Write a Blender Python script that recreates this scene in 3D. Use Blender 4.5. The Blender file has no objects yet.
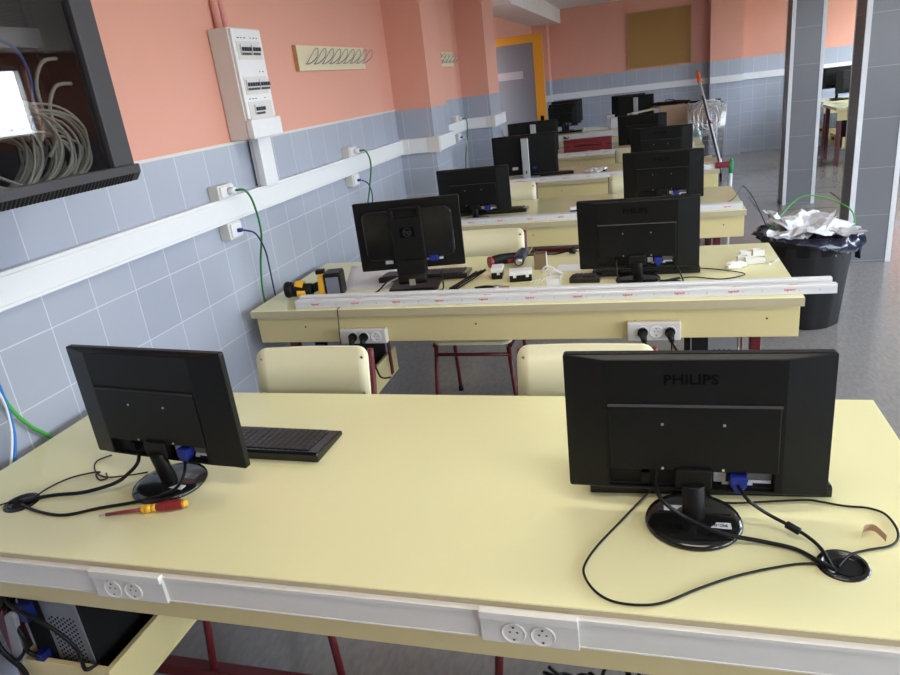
import bpy, bmesh, math, random
from mathutils import Vector, Matrix
random.seed(7)
C = bpy.context.scene.collection
PI = math.pi
R = math.radians

# ------------------------------------------------------------------ camera
F_PX = 684.1
YAW, PITCH, ROLL = R(17.4575), R(20.2343), R(-6.953)
CAM = Vector((0, 0, 1.62))
fw = Vector((-math.sin(YAW) * math.cos(PITCH), math.cos(YAW) * math.cos(PITCH), -math.sin(PITCH)))
rt0 = Vector((math.cos(YAW), math.sin(YAW), 0))
up0 = rt0.cross(fw)
rt = math.cos(ROLL) * rt0 + math.sin(ROLL) * up0
up = -math.sin(ROLL) * rt0 + math.cos(ROLL) * up0
cam_data = bpy.data.cameras.new('camera')
cam = bpy.data.objects.new('camera', cam_data)
C.objects.link(cam)
cam.matrix_world = Matrix(((rt.x, up.x, -fw.x, CAM.x), (rt.y, up.y, -fw.y, CAM.y), (rt.z, up.z, -fw.z, CAM.z), (0, 0, 0, 1)))
cam_data.sensor_width = 36
cam_data.sensor_fit = 'HORIZONTAL'
cam_data.lens = F_PX / 900 * 36
cam_data.clip_start = 0.02
bpy.context.scene.camera = cam

def ray(px, py):
    return rt * ((px - 450) / F_PX) - up * ((py - 337.5) / F_PX) + fw
def at(px, py, z=None, y=None, x=None):
    """surveyed point: the measured sight line met with a known level or wall plane"""
    d = ray(px, py)
    if z is not None: k = (z - CAM.z) / d.z
    elif y is not None: k = (y - CAM.y) / d.y
    else: k = (x - CAM.x) / d.x
    return CAM + d * k

# --------------------------------------------------------------- materials
MATS = {}
def mat(name, col, rough=0.5, spec=0.5, metal=0.0, noise=0.0, nscale=20.0, bump=0.0, bscale=200.0, coat=0.0):
    if name in MATS: return MATS[name]
    m = bpy.data.materials.new(name); m.use_nodes = True
    nt = m.node_tree; b = nt.nodes['Principled BSDF']
    b.inputs['Base Color'].default_value = (*col, 1)
    b.inputs['Roughness'].default_value = rough
    b.inputs['Specular IOR Level'].default_value = spec
    b.inputs['Metallic'].default_value = metal
    b.inputs['Coat Weight'].default_value = coat
    b.inputs['Coat Roughness'].default_value = 0.12
    geo = nt.nodes.new('ShaderNodeNewGeometry')
    n = nt.nodes.new('ShaderNodeTexNoise'); n.inputs['Scale'].default_value = nscale; n.inputs['Detail'].default_value = 4
    nt.links.new(geo.outputs['Position'], n.inputs['Vector'])
    mx = nt.nodes.new('ShaderNodeMix'); mx.data_type = 'RGBA'
    k = max(noise, 0.02)
    mx.inputs[6].default_value = (*[max(0, c * (1 - k)) for c in col], 1)
    mx.inputs[7].default_value = (*[min(1, c * (1 + k)) for c in col], 1)
    nt.links.new(n.outputs['Fac'], mx.inputs[0]); nt.links.new(mx.outputs[2], b.inputs['Base Color'])
    if bump:
        n2 = nt.nodes.new('ShaderNodeTexNoise'); n2.inputs['Scale'].default_value = bscale
        nt.links.new(geo.outputs['Position'], n2.inputs['Vector'])
        bp = nt.nodes.new('ShaderNodeBump'); bp.inputs['Strength'].default_value = bump; bp.inputs['Distance'].default_value = 0.002
        nt.links.new(n2.outputs['Fac'], bp.inputs['Height']); nt.links.new(bp.outputs['Normal'], b.inputs['Normal'])
    MATS[name] = m
    return m

def tile_mat(name, c1, c2, grout, w, h, phase_u, phase_z, zclamp, rough, mortar=0.003):
    m = bpy.data.materials.new(name); m.use_nodes = True
    nt = m.node_tree; L = nt.links.new; b = nt.nodes['Principled BSDF']
    geo = nt.nodes.new('ShaderNodeNewGeometry')
    sp = nt.nodes.new('ShaderNodeSeparateXYZ'); L(geo.outputs['Position'], sp.inputs[0])
    sn = nt.nodes.new('ShaderNodeSeparateXYZ'); L(geo.outputs['True Normal'], sn.inputs[0])
    ab = nt.nodes.new('ShaderNodeMath'); ab.operation = 'ABSOLUTE'; L(sn.outputs[0], ab.inputs[0])
    gt = nt.nodes.new('ShaderNodeMath'); gt.operation = 'GREATER_THAN'; gt.inputs[1].default_value = 0.5; L(ab.outputs[0], gt.inputs[0])
    mu = nt.nodes.new('ShaderNodeMix'); mu.data_type = 'FLOAT'
    L(gt.outputs[0], mu.inputs[0]); L(sp.outputs[0], mu.inputs[2]); L(sp.outputs[1], mu.inputs[3])
    au = nt.nodes.new('ShaderNodeMath'); au.operation = 'ADD'; au.inputs[1].default_value = 20 - phase_u; L(mu.outputs[0], au.inputs[0])
    mn = nt.nodes.new('ShaderNodeMath'); mn.operation = 'MINIMUM'; mn.inputs[1].default_value = zclamp; L(sp.outputs[2], mn.inputs[0])
    az = nt.nodes.new('ShaderNodeMath'); az.operation = 'ADD'; az.inputs[1].default_value = 20 * h - phase_z; L(mn.outputs[0], az.inputs[0])
    cb = nt.nodes.new('ShaderNodeCombineXYZ'); L(au.outputs[0], cb.inputs[0]); L(az.outputs[0], cb.inputs[1])
    br = nt.nodes.new('ShaderNodeTexBrick'); br.offset = 0.0; br.squash = 1.0
    br.inputs['Scale'].default_value = 1.0; br.inputs['Brick Width'].default_value = w; br.inputs['Row Height'].default_value = h
    br.inputs['Mortar Size'].default_value = mortar; br.inputs['Mortar Smooth'].default_value = 0.2; br.inputs['Bias'].default_value = 0.0
    br.inputs['Color1'].default_value = (*c1, 1); br.inputs['Color2'].default_value = (*c2, 1); br.inputs['Mortar'].default_value = (*grout, 1)
    L(cb.outputs[0], br.inputs['Vector']); L(br.outputs['Color'], b.inputs['Base Color'])
    b.inputs['Roughness'].default_value = rough
    bp = nt.nodes.new('ShaderNodeBump'); bp.inputs['Strength'].default_value = 0.25; bp.inputs['Distance'].default_value = 0.001; bp.invert = True
    L(br.outputs['Fac'], bp.inputs['Height']); L(bp.outputs['Normal'], b.inputs['Normal'])
    return m

M_TILE = tile_mat('grey_wall_tile', (.335, .36, .425), (.365, .39, .455), (.55, .56, .61), .2, .2, .03, .04, 1.40, .28, .0022)
M_COLTILE = tile_mat('grey_pillar_tile', (.145, .142, .150), (.158, .154, .163), (.30, .30, .30), 9.0, .345, 4.3, .015, 9.0, .3, .002)
M_PINK = mat('salmon_paint', (.695, .335, .25), .55, .4, noise=.03, nscale=3, bump=.15, bscale=120)
M_WHITE = mat('white_pvc', (.71, .71, .71), .35)
M_WHITE2 = mat('offwhite_paint', (.63, .60, .55), .4)
M_CREAM = mat('cream_laminate', (.79, .755, .43), .15, .5, noise=.02, nscale=4)
M_CREAM2 = mat('cream_panel', (.70, .59, .29), .35, .5, noise=.02, nscale=4)
M_CHAIR = mat('cream_chair_laminate', (.80, .76, .51), .3, .5, noise=.02, nscale=5)
M_EDGE = mat('shaded_edge_beige', (.50, .43, .27), .4)  # darker beige paints the shade on the desktop's front edge
M_MAROON = mat('maroon_steel', (.115, .010, .013), .35)
M_BLACK = mat('black_plastic', (.0045, .0045, .004), .42, .28, bump=.12, bscale=900)
M_BLACKG = mat('gloss_black_plastic', (.008, .008, .008), .15, .5)
M_BLACKM = mat('matt_black', (.006, .006, .006), .7, .2)
M_RUBBER = mat('black_cable', (.005, .005, .005), .45, .25)
M_SCREEN = mat('dark_screen', (.01, .011, .014), .12, .5)
M_KEY = mat('black_key', (.02, .02, .021), .4)
M_SILVER = mat('silver_plastic', (.42, .43, .44), .35, .5, metal=.4)
M_STEEL = mat('steel', (.60, .60, .60), .3, metal=1.0)
M_GALV = mat('galvanised_steel', (.30, .30, .31), .45, metal=.7, noise=.1, nscale=40)
M_BLUE = mat('vga_blue', (.008, .02, .20), .4)
M_RACEWAY = mat('bounce_warmed_pvc', (.72, .70, .63), .35)  # white PVC with warm bounced light mixed into the colour
M_BROWNCARD = mat('dark_cardboard', (.24, .175, .10), .8, .2, noise=.06, nscale=25)
M_PORT = mat('dim_blue_port', (.006, .014, .11), .4)
M_STICK = mat('white_sticker', (.62, .63, .65), .5)
M_STICKG = mat('grey_sticker', (.12, .12, .12), .5)
M_DARKLOGO = mat('logo_black', (.001, .001, .001), .6, .1)
M_LIP = mat('lit_lip_and_badge_grey', (.035, .035, .035), .4)  # badge grey; on the cover lip it paints the light caught there
M_YEL = mat('tool_yellow', (.80, .42, .02), .4)
M_RED = mat('tool_red', (.24, .012, .014), .4)
M_PAPER = mat('white_paper', (.68, .67, .68), .8)
M_CARD = mat('brown_cardboard', (.52, .37, .25), .8, .2, noise=.06, nscale=25)
M_CORK = mat('cork', (.36, .20, .072), .85, .2, noise=.18, nscale=150)
M_OAK = mat('pale_oak_strip', (.45, .27, .11), .5, noise=.12, nscale=30)
M_BOARD = mat('cream_hook_board', (.68, .60, .40), .4)
M_ORANGE = mat('orange_frame_paint', (.60, .26, .01), .4)
M_DOORG = mat('grey_door_laminate', (.155, .155, .17), .45)
M_RACK = mat('rack_anthracite', (.036, .034, .038), .45, .4)
M_RACKIN = mat('rack_interior', (.035, .033, .032), .6)
M_CABLEW = mat('grey_patch_cable', (.66, .65, .55), .5)
M_GREEN = mat('green_cable', (.06, .36, .045), .45)
M_DKGREEN = mat('earth_cable_green', (.02, .17, .03), .45)
M_BLUEC = mat('blue_cable', (.015, .16, .50), .45)
M_NAVY = mat('navy_cable', (.012, .022, .07), .45)
M_PRINT = mat('red_print', (.70, .07, .05), .6)
M_ORG = mat('orange_grip', (.85, .13, .02), .5)
M_GREENCAP = mat('green_plastic', (.01, .28, .10), .4)
M_BIN = mat('black_bin_plastic', (.012, .012, .0125), .5, noise=.2, nscale=30)
M_BAG = mat('navy_bin_liner', (.012, .014, .030), .22, .6)
M_CASE = mat('dark_red_case', (.17, .012, .014), .4)
M_CLEAR = mat('cloudy_white_plastic', (.80, .79, .74), .3)
M_PINKP = mat('salmon_conduit', (.78, .36, .30), .5)
M_PINK2 = mat('glossy_pink', (.8, .3, .3), .4)

def glass_mat(name, tint, refl):
    m = bpy.data.materials.new(name); m.use_nodes = True
    nt = m.node_tree; L = nt.links.new
    nt.nodes.remove(nt.nodes['Principled BSDF'])
    out = nt.nodes['Material Output']
    t = nt.nodes.new('ShaderNodeBsdfTransparent'); t.inputs[0].default_value = (*tint, 1)
    g = nt.nodes.new('ShaderNodeBsdfGlossy'); g.inputs['Roughness'].default_value = 0.01
    lw = nt.nodes.new('ShaderNodeLayerWeight'); lw.inputs[0].default_value = .5      # Schlick reflectance, same from both sides
    pw = nt.nodes.new('ShaderNodeMath'); pw.operation = 'POWER'; pw.inputs[1].default_value = 5.0; L(lw.outputs['Facing'], pw.inputs[0])
    ma = nt.nodes.new('ShaderNodeMath'); ma.operation = 'MULTIPLY_ADD'; ma.inputs[1].default_value = .96; ma.inputs[2].default_value = .04; L(pw.outputs[0], ma.inputs[0])
    mul = nt.nodes.new('ShaderNodeMath'); mul.operation = 'MULTIPLY'; mul.inputs[1].default_value = refl; mul.use_clamp = True
    L(ma.outputs[0], mul.inputs[0])
    mx = nt.nodes.new('ShaderNodeMixShader')
    L(mul.outputs[0], mx.inputs[0]); L(t.outputs[0], mx.inputs[1]); L(g.outputs[0], mx.inputs[2]); L(mx.outputs[0], out.inputs[0])
    return m
M_GLASS = glass_mat('window_glass', (.96, .98, .98), 1.0)
M_RGLASS = glass_mat('smoked_glass', (.72, .72, .72), 2.0)
M_FILM = glass_mat('clear_tape', (.55, .55, .56), 1.6)

# floor: grey vinyl with flecks, dark joint around the far pillar
def floor_mat():
    m = bpy.data.materials.new('grey_vinyl_floor'); m.use_nodes = True
    nt = m.node_tree; L = nt.links.new; b = nt.nodes['Principled BSDF']
    geo = nt.nodes.new('ShaderNodeNewGeometry')
    n1 = nt.nodes.new('ShaderNodeTexNoise'); n1.inputs['Scale'].default_value = 55; n1.inputs['Detail'].default_value = 6
    mp = nt.nodes.new('ShaderNodeMapping'); mp.inputs['Scale'].default_value = (1, .35, 1); mp.inputs['Rotation'].default_value = (0, 0, .5)
    L(geo.outputs['Position'], mp.inputs[0]); L(mp.outputs[0], n1.inputs['Vector'])
    cr = nt.nodes.new('ShaderNodeValToRGB')
    cr.color_ramp.elements[0].position = .3; cr.color_ramp.elements[0].color = (.205, .19, .18, 1)
    cr.color_ramp.elements[1].position = .75; cr.color_ramp.elements[1].color = (.27, .252, .24, 1)
    L(n1.outputs['Fac'], cr.inputs[0])
    sp = nt.nodes.new('ShaderNodeSeparateXYZ'); L(geo.outputs['Position'], sp.inputs[0])
    def absd(sock, c):
        s = nt.nodes.new('ShaderNodeMath'); s.operation = 'SUBTRACT'; s.inputs[1].default_value = c; L(sock, s.inputs[0])
        a = nt.nodes.new('ShaderNodeMath'); a.operation = 'ABSOLUTE'; L(s.outputs[0], a.inputs[0]); return a.outputs[0]
    mx = nt.nodes.new('ShaderNodeMath'); mx.operation = 'MAXIMUM'; L(absd(sp.outputs[0], 1.53), mx.inputs[0]); L(absd(sp.outputs[1], 8.16), mx.inputs[1])
    cp = nt.nodes.new('ShaderNodeMath'); cp.operation = 'COMPARE'; cp.inputs[1].default_value = .42; cp.inputs[2].default_value = .012; L(mx.outputs[0], cp.inputs[0])
    l2 = nt.nodes.new('ShaderNodeMath'); l2.operation = 'COMPARE'; l2.inputs[1].default_value = 8.85; l2.inputs[2].default_value = .012; L(sp.outputs[1], l2.inputs[0])
    orr = nt.nodes.new('ShaderNodeMath'); orr.operation = 'MAXIMUM'; L(cp.outputs[0], orr.inputs[0]); L(l2.outputs[0], orr.inputs[1])
    mm = nt.nodes.new('ShaderNodeMix'); mm.data_type = 'RGBA'; mm.inputs[7].default_value = (.04, .035, .033, 1)
    L(orr.outputs[0], mm.inputs[0]); L(cr.outputs[0], mm.inputs[6]); L(mm.outputs[2], b.inputs['Base Color'])
    b.inputs['Specular IOR Level'].default_value = .75
    n2 = nt.nodes.new('ShaderNodeTexNoise'); n2.inputs['Scale'].default_value = 2.5; L(geo.outputs['Position'], n2.inputs['Vector'])
    mr = nt.nodes.new('ShaderNodeMapRange'); mr.inputs[3].default_value = .12; mr.inputs[4].default_value = .26
    L(n2.outputs['Fac'], mr.inputs[0]); L(mr.outputs[0], b.inputs['Roughness'])
    return m
M_FLOOR = floor_mat()

def slat_mat(name, c1, c2, pitch, axis):
    m = bpy.data.materials.new(name); m.use_nodes = True
    nt = m.node_tree; L = nt.links.new; b = nt.nodes['Principled BSDF']
    geo = nt.nodes.new('ShaderNodeNewGeometry'); sp = nt.nodes.new('ShaderNodeSeparateXYZ'); L(geo.outputs['Position'], sp.inputs[0])
    md = nt.nodes.new('ShaderNodeMath'); md.operation = 'PINGPONG'; md.inputs[1].default_value = pitch / 2; L(sp.outputs[axis], md.inputs[0])
    lt = nt.nodes.new('ShaderNodeMath'); lt.operation = 'LESS_THAN'; lt.inputs[1].default_value = .006; L(md.outputs[0], lt.inputs[0])
    nz = nt.nodes.new('ShaderNodeTexNoise'); nz.inputs['Scale'].default_value = 8; L(geo.outputs['Position'], nz.inputs['Vector'])
    m0 = nt.nodes.new('ShaderNodeMix'); m0.data_type = 'RGBA'; m0.inputs[6].default_value = (*c1, 1); m0.inputs[7].default_value = (*[c * 1.12 for c in c1], 1); L(nz.outputs['Fac'], m0.inputs[0])
    mx = nt.nodes.new('ShaderNodeMix'); mx.data_type = 'RGBA'; mx.inputs[7].default_value = (*c2, 1)
    L(lt.outputs[0], mx.inputs[0]); L(m0.outputs[2], mx.inputs[6]); L(mx.outputs[2], b.inputs['Base Color'])
    b.inputs['Roughness'].default_value = .5
    return m
M_CEIL = slat_mat('slatted_ceiling', (.78, .76, .74), (.25, .21, .19), .15, 1)
M_SOFFIT = slat_mat('slatted_soffit', (.80, .78, .76), (.25, .21, .19), .12, 1)

# ------------------------------------------------------------ mesh builder
class MB:
    def __init__(s): s.bm = bmesh.new()
    def face(s, pts, mi=0):
        f = s.bm.faces.new([s.bm.verts.new(p) for p in pts]); f.material_index = mi; return f
    def hexa(s, p, mi=0):
        v = [s.bm.verts.new(q) for q in p]
        for idx in ((0, 3, 2, 1), (4, 5, 6, 7), (0, 1, 5, 4), (1, 2, 6, 5), (2, 3, 7, 6), (3, 0, 4, 7)):
            f = s.bm.faces.new([v[i] for i in idx]); f.material_index = mi
    def box(s, x0, x1, y0, y1, z0, z1, mi=0):
        s.hexa([(x0, y0, z0), (x1, y0, z0), (x1, y1, z0), (x0, y1, z0), (x0, y0, z1), (x1, y0, z1), (x1, y1, z1), (x0, y1, z1)], mi); return s
    def cyl(s, p0, p1, r0, r1=None, n=16, mi=0, cap=True):
        p0, p1 = Vector(p0), Vector(p1); r1 = r0 if r1 is None else r1
        d = (p1 - p0).normalized(); a = d.orthogonal().normalized(); b = d.cross(a)
        A = []; B = []
        for i in range(n):
            t = 2 * PI * i / n; o = a * math.cos(t) + b * math.sin(t)
            A.append(s.bm.verts.new(p0 + o * r0)); B.append(s.bm.verts.new(p1 + o * r1))
        for i in range(n):
            j = (i + 1) % n; f = s.bm.faces.new((A[i], A[j], B[j], B[i])); f.material_index = mi; f.smooth = True
        if cap:
            f = s.bm.faces.new(A[::-1]); f.material_index = mi
            f = s.bm.faces.new(B); f.material_index = mi
        return s
    def tube(s, pts, r, n=7, sub=6, mi=0, closed=False):
        P = [Vector(p) for p in pts]
        if sub > 1 and len(P) > 2: P = catmull(P, sub, closed)
        rings = []; a = None; N = len(P)
        for i, p in enumerate(P):
            if closed: d = P[(i + 1) % N] - P[i - 1]
            else: d = P[min(i + 1, N - 1)] - P[max(i - 1, 0)]
            if d.length < 1e-9: d = Vector((0, 0, 1))
            d.normalize()
            a = d.orthogonal().normalized() if a is None else (a - d * a.dot(d))
            if a.length < 1e-6: a = d.orthogonal()
            a = a.normalized(); b = d.cross(a)
            rings.append([s.bm.verts.new(p + (a * math.cos(2 * PI * k / n) + b * math.sin(2 * PI * k / n)) * r) for k in range(n)])
        for i in range(N if closed else N - 1):
            A, B = rings[i], rings[(i + 1) % N]
            for k in range(n):
                f = s.bm.faces.new((A[k], A[(k + 1) % n], B[(k + 1) % n], B[k])); f.smooth = True; f.material_index = mi
        if not closed:
            for q, rev in ((rings[0], True), (rings[-1], False)):
                f = s.bm.faces.new(q[::-1] if rev else q); f.material_index = mi
        return s
    def lathe(s, prof, c=(0, 0, 0), n=32, mi=0):
        c = Vector(c); rings = []
        for r, z in prof:
            if r < 1e-6: rings.append([s.bm.verts.new(c + Vector((0, 0, z)))])
            else: rings.append([s.bm.verts.new(c + Vector((r * math.cos(2 * PI * k / n), r * math.sin(2 * PI * k / n), z))) for k in range(n)])
        for A, B in zip(rings, rings[1:]):
            for k in range(n):
                j = (k + 1) % n
                q = [A[0]] if len(A) == 1 else [A[k], A[j]]
                q += [B[0]] if len(B) == 1 else [B[j], B[k]]
                if len(q) >= 3:
                    f = s.bm.faces.new(q); f.smooth = True; f.material_index = mi
        return s
    def prism(s, poly, fn, d0, d1, mi=0):
        """poly of (u,v), fn(u,v,d)->xyz, extruded from d0 to d1"""
        A = [s.bm.verts.new(fn(u, v, d0)) for u, v in poly]; B = [s.bm.verts.new(fn(u, v, d1)) for u, v in poly]
        n = len(poly)
        f = s.bm.faces.new(A[::-1]); f.material_index = mi
        f = s.bm.faces.new(B); f.material_index = mi
        for i in range(n):
            j = (i + 1) % n; f = s.bm.faces.new((A[i], A[j], B[j], B[i])); f.material_index = mi
        return s
    def build(s, name, m, parent=None, bevel=0.0, off=None, seg=2):
        bm = s.bm
        if off is not None: bmesh.ops.translate(bm, verts=bm.verts, vec=-Vector(off))
        bmesh.ops.recalc_face_normals(bm, faces=bm.faces)
        me = bpy.data.meshes.new(name); bm.to_mesh(me); bm.free()
        for x in (m if isinstance(m, (list, tuple)) else [m]): me.materials.append(x)
        o = bpy.data.objects.new(name, me); C.objects.link(o)
        if parent is not None: o.parent = parent
        if bevel:
            b = o.modifiers.new('bevel', 'BEVEL'); b.width = bevel; b.segments = seg; b.limit_method = 'ANGLE'; b.angle_limit = R(40)
        return o

def catmull(P, sub, closed=False):
    out = []; n = len(P)
    for i in range(n if closed else n - 1):
        if closed: p0, p1, p2, p3 = P[i - 1], P[i], P[(i + 1) % n], P[(i + 2) % n]
        else: p0, p1, p2, p3 = P[max(i - 1, 0)], P[i], P[i + 1], P[min(i + 2, n - 1)]
        for k in range(sub):
            t = k / sub
            out.append(.5 * ((2 * p1) + (p2 - p0) * t + (2 * p0 - 5 * p1 + 4 * p2 - p3) * t * t + (3 * p1 - p0 - 3 * p2 + p3) * t ** 3))
    if not closed: out.append(P[-1])
    return out

def rrect(w, h, r, n=5, cx=0, cy=0):
    o = []
    for sx, sy, a0 in ((1, -1, -90), (1, 1, 0), (-1, 1, 90), (-1, -1, 180)):
        for k in range(n + 1):
            a = R(a0 + 90 * k / n)
            o.append((cx + sx * (w / 2 - r) + r * math.cos(a), cy + sy * (h / 2 - r) + r * math.sin(a)))
    return o

def tag(o, label=None, cat=None, group=None, kind=None):
    if label: o['label'] = label
    if cat: o['category'] = cat
    if group: o['group'] = group
    if kind: o['kind'] = kind
    return o
def thing(name, label, cat, loc=(0, 0, 0), rz=0.0, group=None):
    o = bpy.data.objects.new(name, None); o.empty_display_size = .05; C.objects.link(o)
    o.location = loc; o.rotation_euler = (0, 0, rz)
    return tag(o, label, cat, group)
def copy_tree(o, parent=None):
    c = o.copy(); C.objects.link(c)
    if parent is not None: c.parent = parent
    for ch in list(o.children): copy_tree(ch, c)
    return c
def struct(o):
    o['kind'] = 'structure'; return o

def text_bm(s, size, bold=0.0, ext=0.0005):
    cu = bpy.data.curves.new('t', 'FONT'); cu.body = s; cu.size = size; cu.align_x = 'CENTER'; cu.align_y = 'CENTER'
    cu.extrude = ext; cu.offset = bold; cu.resolution_u = 2
    o = bpy.data.objects.new('t', cu); C.objects.link(o)
    dg = bpy.context.evaluated_depsgraph_get(); me = bpy.data.meshes.new_from_object(o.evaluated_get(dg))
    bpy.data.objects.remove(o); bpy.data.curves.remove(cu)
    return me
def add_text(mb, s, size, fn, bold=0.0, ext=0.0005, mi=0):
    """adds lettering, mapped by fn(x, y, z)->point, to a builder"""
    me = text_bm(s, size, bold, ext)
    vs = [mb.bm.verts.new(fn(*v.co)) for v in me.vertices]
    for p in me.polygons:
        try:
            f = mb.bm.faces.new([vs[i] for i in p.vertices]); f.material_index = mi
        except ValueError: pass
    bpy.data.meshes.remove(me)

# =================================================================== SETTING
WX, YB, YF, XR, ZC = -1.825, 12.6, -1.7, 4.5, 2.56
TT = 1.472
def wallbox(mb, x0, x1, y0, y1, z0=0.0, z1=ZC):
    if z0 < TT: mb.box(x0, x1, y0, y1, z0, min(TT, z1), 1)
    if z1 > TT: mb.box(x0, x1, y0, y1, max(TT, z0), z1, 0)
mb = MB(); mb.box(-3.0, XR + .2, YF - .2, YB + .2, -.1, 0); struct(mb.build('floor', M_FLOOR))
mb = MB(); mb.box(-3.0, XR + .2, YF - .2, YB + .2, ZC, ZC + .1); struct(mb.build('ceiling', M_CEIL))
DO0, DO1 = 7.80, 8.52                      # doorway in the left wall
mb = MB()
wallbox(mb, WX - .2, WX, YF, DO0); wallbox(mb, WX - .2, WX, DO1, YB); wallbox(mb, WX - .2, WX, DO0, DO1, 2.07)
for y0, y1 in ((5.12, 5.55), (7.21, 7.74)): wallbox(mb, WX, -1.54, y0, y1)
wallbox(mb, WX, -1.58, 12.3, YB)           # small pilaster in the far corner
struct(mb.build('wall_left', [M_PINK, M_TILE]))
mb = MB(); wallbox(mb, -3.0, -2.9, 7.0, 9.3); struct(mb.build('wall_corridor', [M_PINK, M_TILE]))
mb = MB(); wallbox(mb, -3.0, XR + .2, YB, YB + .2); wallbox(mb, .96, 1.45, YB - .22, YB)
struct(mb.build('wall_back', [M_PINK, M_TILE]))
FW = [(2.6, 4.2)]       # unseen window behind the camera, added to light the desk fronts
FZ0, FZ1 = 1.3, 2.42
mb = MB()
wallbox(mb, -3.0, XR + .2, YF - .2, YF, 0, FZ0); wallbox(mb, -3.0, XR + .2, YF - .2, YF, FZ1, ZC)
for a, b in ((-3.0, FW[0][0]), (FW[0][1], XR + .2)): wallbox(mb, a, b, YF - .2, YF, FZ0, FZ1)
struct(mb.build('wall_front', [M_PINK, M_TILE]))
# right wall: tiled dado, five windows in the upper half
WIN = [(-1.3, .3), (.6, 2.4), (2.7, 4.6), (5.2, 7.42), (9.5, 12.4)]
Z0, Z1 = 1.55, 2.42
SILL = [.95, .95, .95, 1.58, .95]
mb = MB(); mb.box(XR, XR + .2, YF, YB, Z1, ZC)
ys = [YF] + [v for w in WIN for v in w] + [YB]
for a, b in zip(ys[0::2], ys[1::2]): wallbox(mb, XR, XR + .2, a, b, 0, Z1)
for (a, b), z in zip(WIN, SILL): wallbox(mb, XR, XR + .2, a, b, 0, z)
struct(mb.build('wall_right', [M_PINK, M_TILE]))
def window(k, loc, rz, half, hgt):
    w = struct(thing('window_%d' % k, None, None, loc, rz)); h = half
    mb = MB()
    for y0, y1 in ((-h, -h + .05), (h - .05, h), (-.03, .03)): mb.box(-.03, .03, y0, y1, 0, hgt)
    mb.box(-.03, .03, -h, h, 0, .05); mb.box(-.03, .03, -h, h, hgt - .05, hgt)
    mb.build('window_frame', M_WHITE, w)
    mb = MB(); mb.box(-.004, .004, -h + .05, h - .05, .05, hgt - .05); mb.build('window_pane', M_GLASS, w)
for i, ((a, b), z) in enumerate(zip(WIN, SILL)): window(i + 1, (XR + .1, (a + b) / 2, z), 0, (b - a) / 2, Z1 - z)
for i, (a, b) in enumerate(FW): window(i + 7, ((a + b) / 2, YF - .1, FZ0), R(90), (b - a) / 2, FZ1 - FZ0)
# cable trunking along the walls
def trunk_run(mb):
    z0, z1, t = 1.155, 1.262, .04
    mb.box(WX, WX + t, YF, 5.12, z0, z1); mb.box(WX + .004, WX + t + .004, YF, 5.10, z0 + .012, z1 - .012)
    mb.box(WX, -1.54, 5.08, 5.12, z0, z1); mb.box(-1.54, -1.50, 5.08, 5.57, z0, z1)
    mb.box(WX, WX + t, 5.55, 7.21, z0, z1)
    mb.box(WX, -1.54, 7.17, 7.21, z0, z1); mb.box(-1.54, -1.50, 7.17, 7.80, z0, z1)
    # coloured corner joints
    mb.box(-1.585, -1.495, 5.075, 5.125, z0 - .003, z1 + .003, 1); mb.box(-1.585, -1.495, 7.165, 7.215, z0 - .003, z1 + .003, 1)
    mb.box(WX, WX + .09, 5.075, 5.125, z0 - .003, z1 + .003, 0)
mb = MB(); trunk_run(mb); struct(mb.build('trim_1', [M_WHITE, M_WHITE2], bevel=.003))
mb = MB(); mb.box(-1.58, .96, YB - .04, YB, 1.14, 1.235); mb.box(.96, 1.45, YB - .26, YB - .22, 1.14, 1.235); mb.box(1.45, XR, YB - .04, YB, 1.14, 1.235)
mb.box(WX, -1.54, 12.26, 12.3, 1.14, 1.235)
struct(mb.build('trim_2', M_WHITE))
mb = MB(); mb.box(WX, WX + .006, YF, 5.12, TT, TT + .012); struct(mb.build('trim_3', M_WHITE2))
mb = MB(); mb.box(WX, -1.38, 7.95, YB, 2.34, ZC); struct(mb.build('trim_4', M_SOFFIT))
mb = MB(); mb.box(-1.79, -1.755, 2.975, 3.095, 1.262, 1.49); mb.box(-1.812, -1.79, 2.985, 3.085, 1.262, 1.49); struct(mb.build('trim_5', M_WHITE, bevel=.003))
mb = MB()
for dy in (0, .05): mb.cyl((WX + .018, 2.93 + dy, 1.95), (WX + .018, 2.93 + dy, ZC), .017)
struct(mb.build('trim_6', M_PINKP))
# tiled pillars with white corner strips
def pillar(y0, x0, x1, d=.27):
    mb = MB(); mb.box(x0, x1, y0, y0 + d, 0, ZC)
    p = struct(mb.build('pillar', M_COLTILE))
    mb = MB()
    for x in (x0, x1):
        for y in (y0, y0 + d):
            sx = 1 if x == x0 else -1; sy = 1 if y == y0 else -1
            mb.box(min(x - sx * .004, x + sx * .030), max(x - sx * .004, x + sx * .030), y - sy * .004 if sy > 0 else y, y if sy > 0 else y + .004, 0, ZC)
            mb.box(x - .004 if sx > 0 else x, x if sx > 0 else x + .004, min(y, y + sy * .012), max(y, y + sy * .012), 0, ZC)
    mb.build('corner_strip', M_WHITE, p)
    return p
pillar(8.0, 1.372, 1.672); pillar(5.66, 1.432, 1.725)

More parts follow.
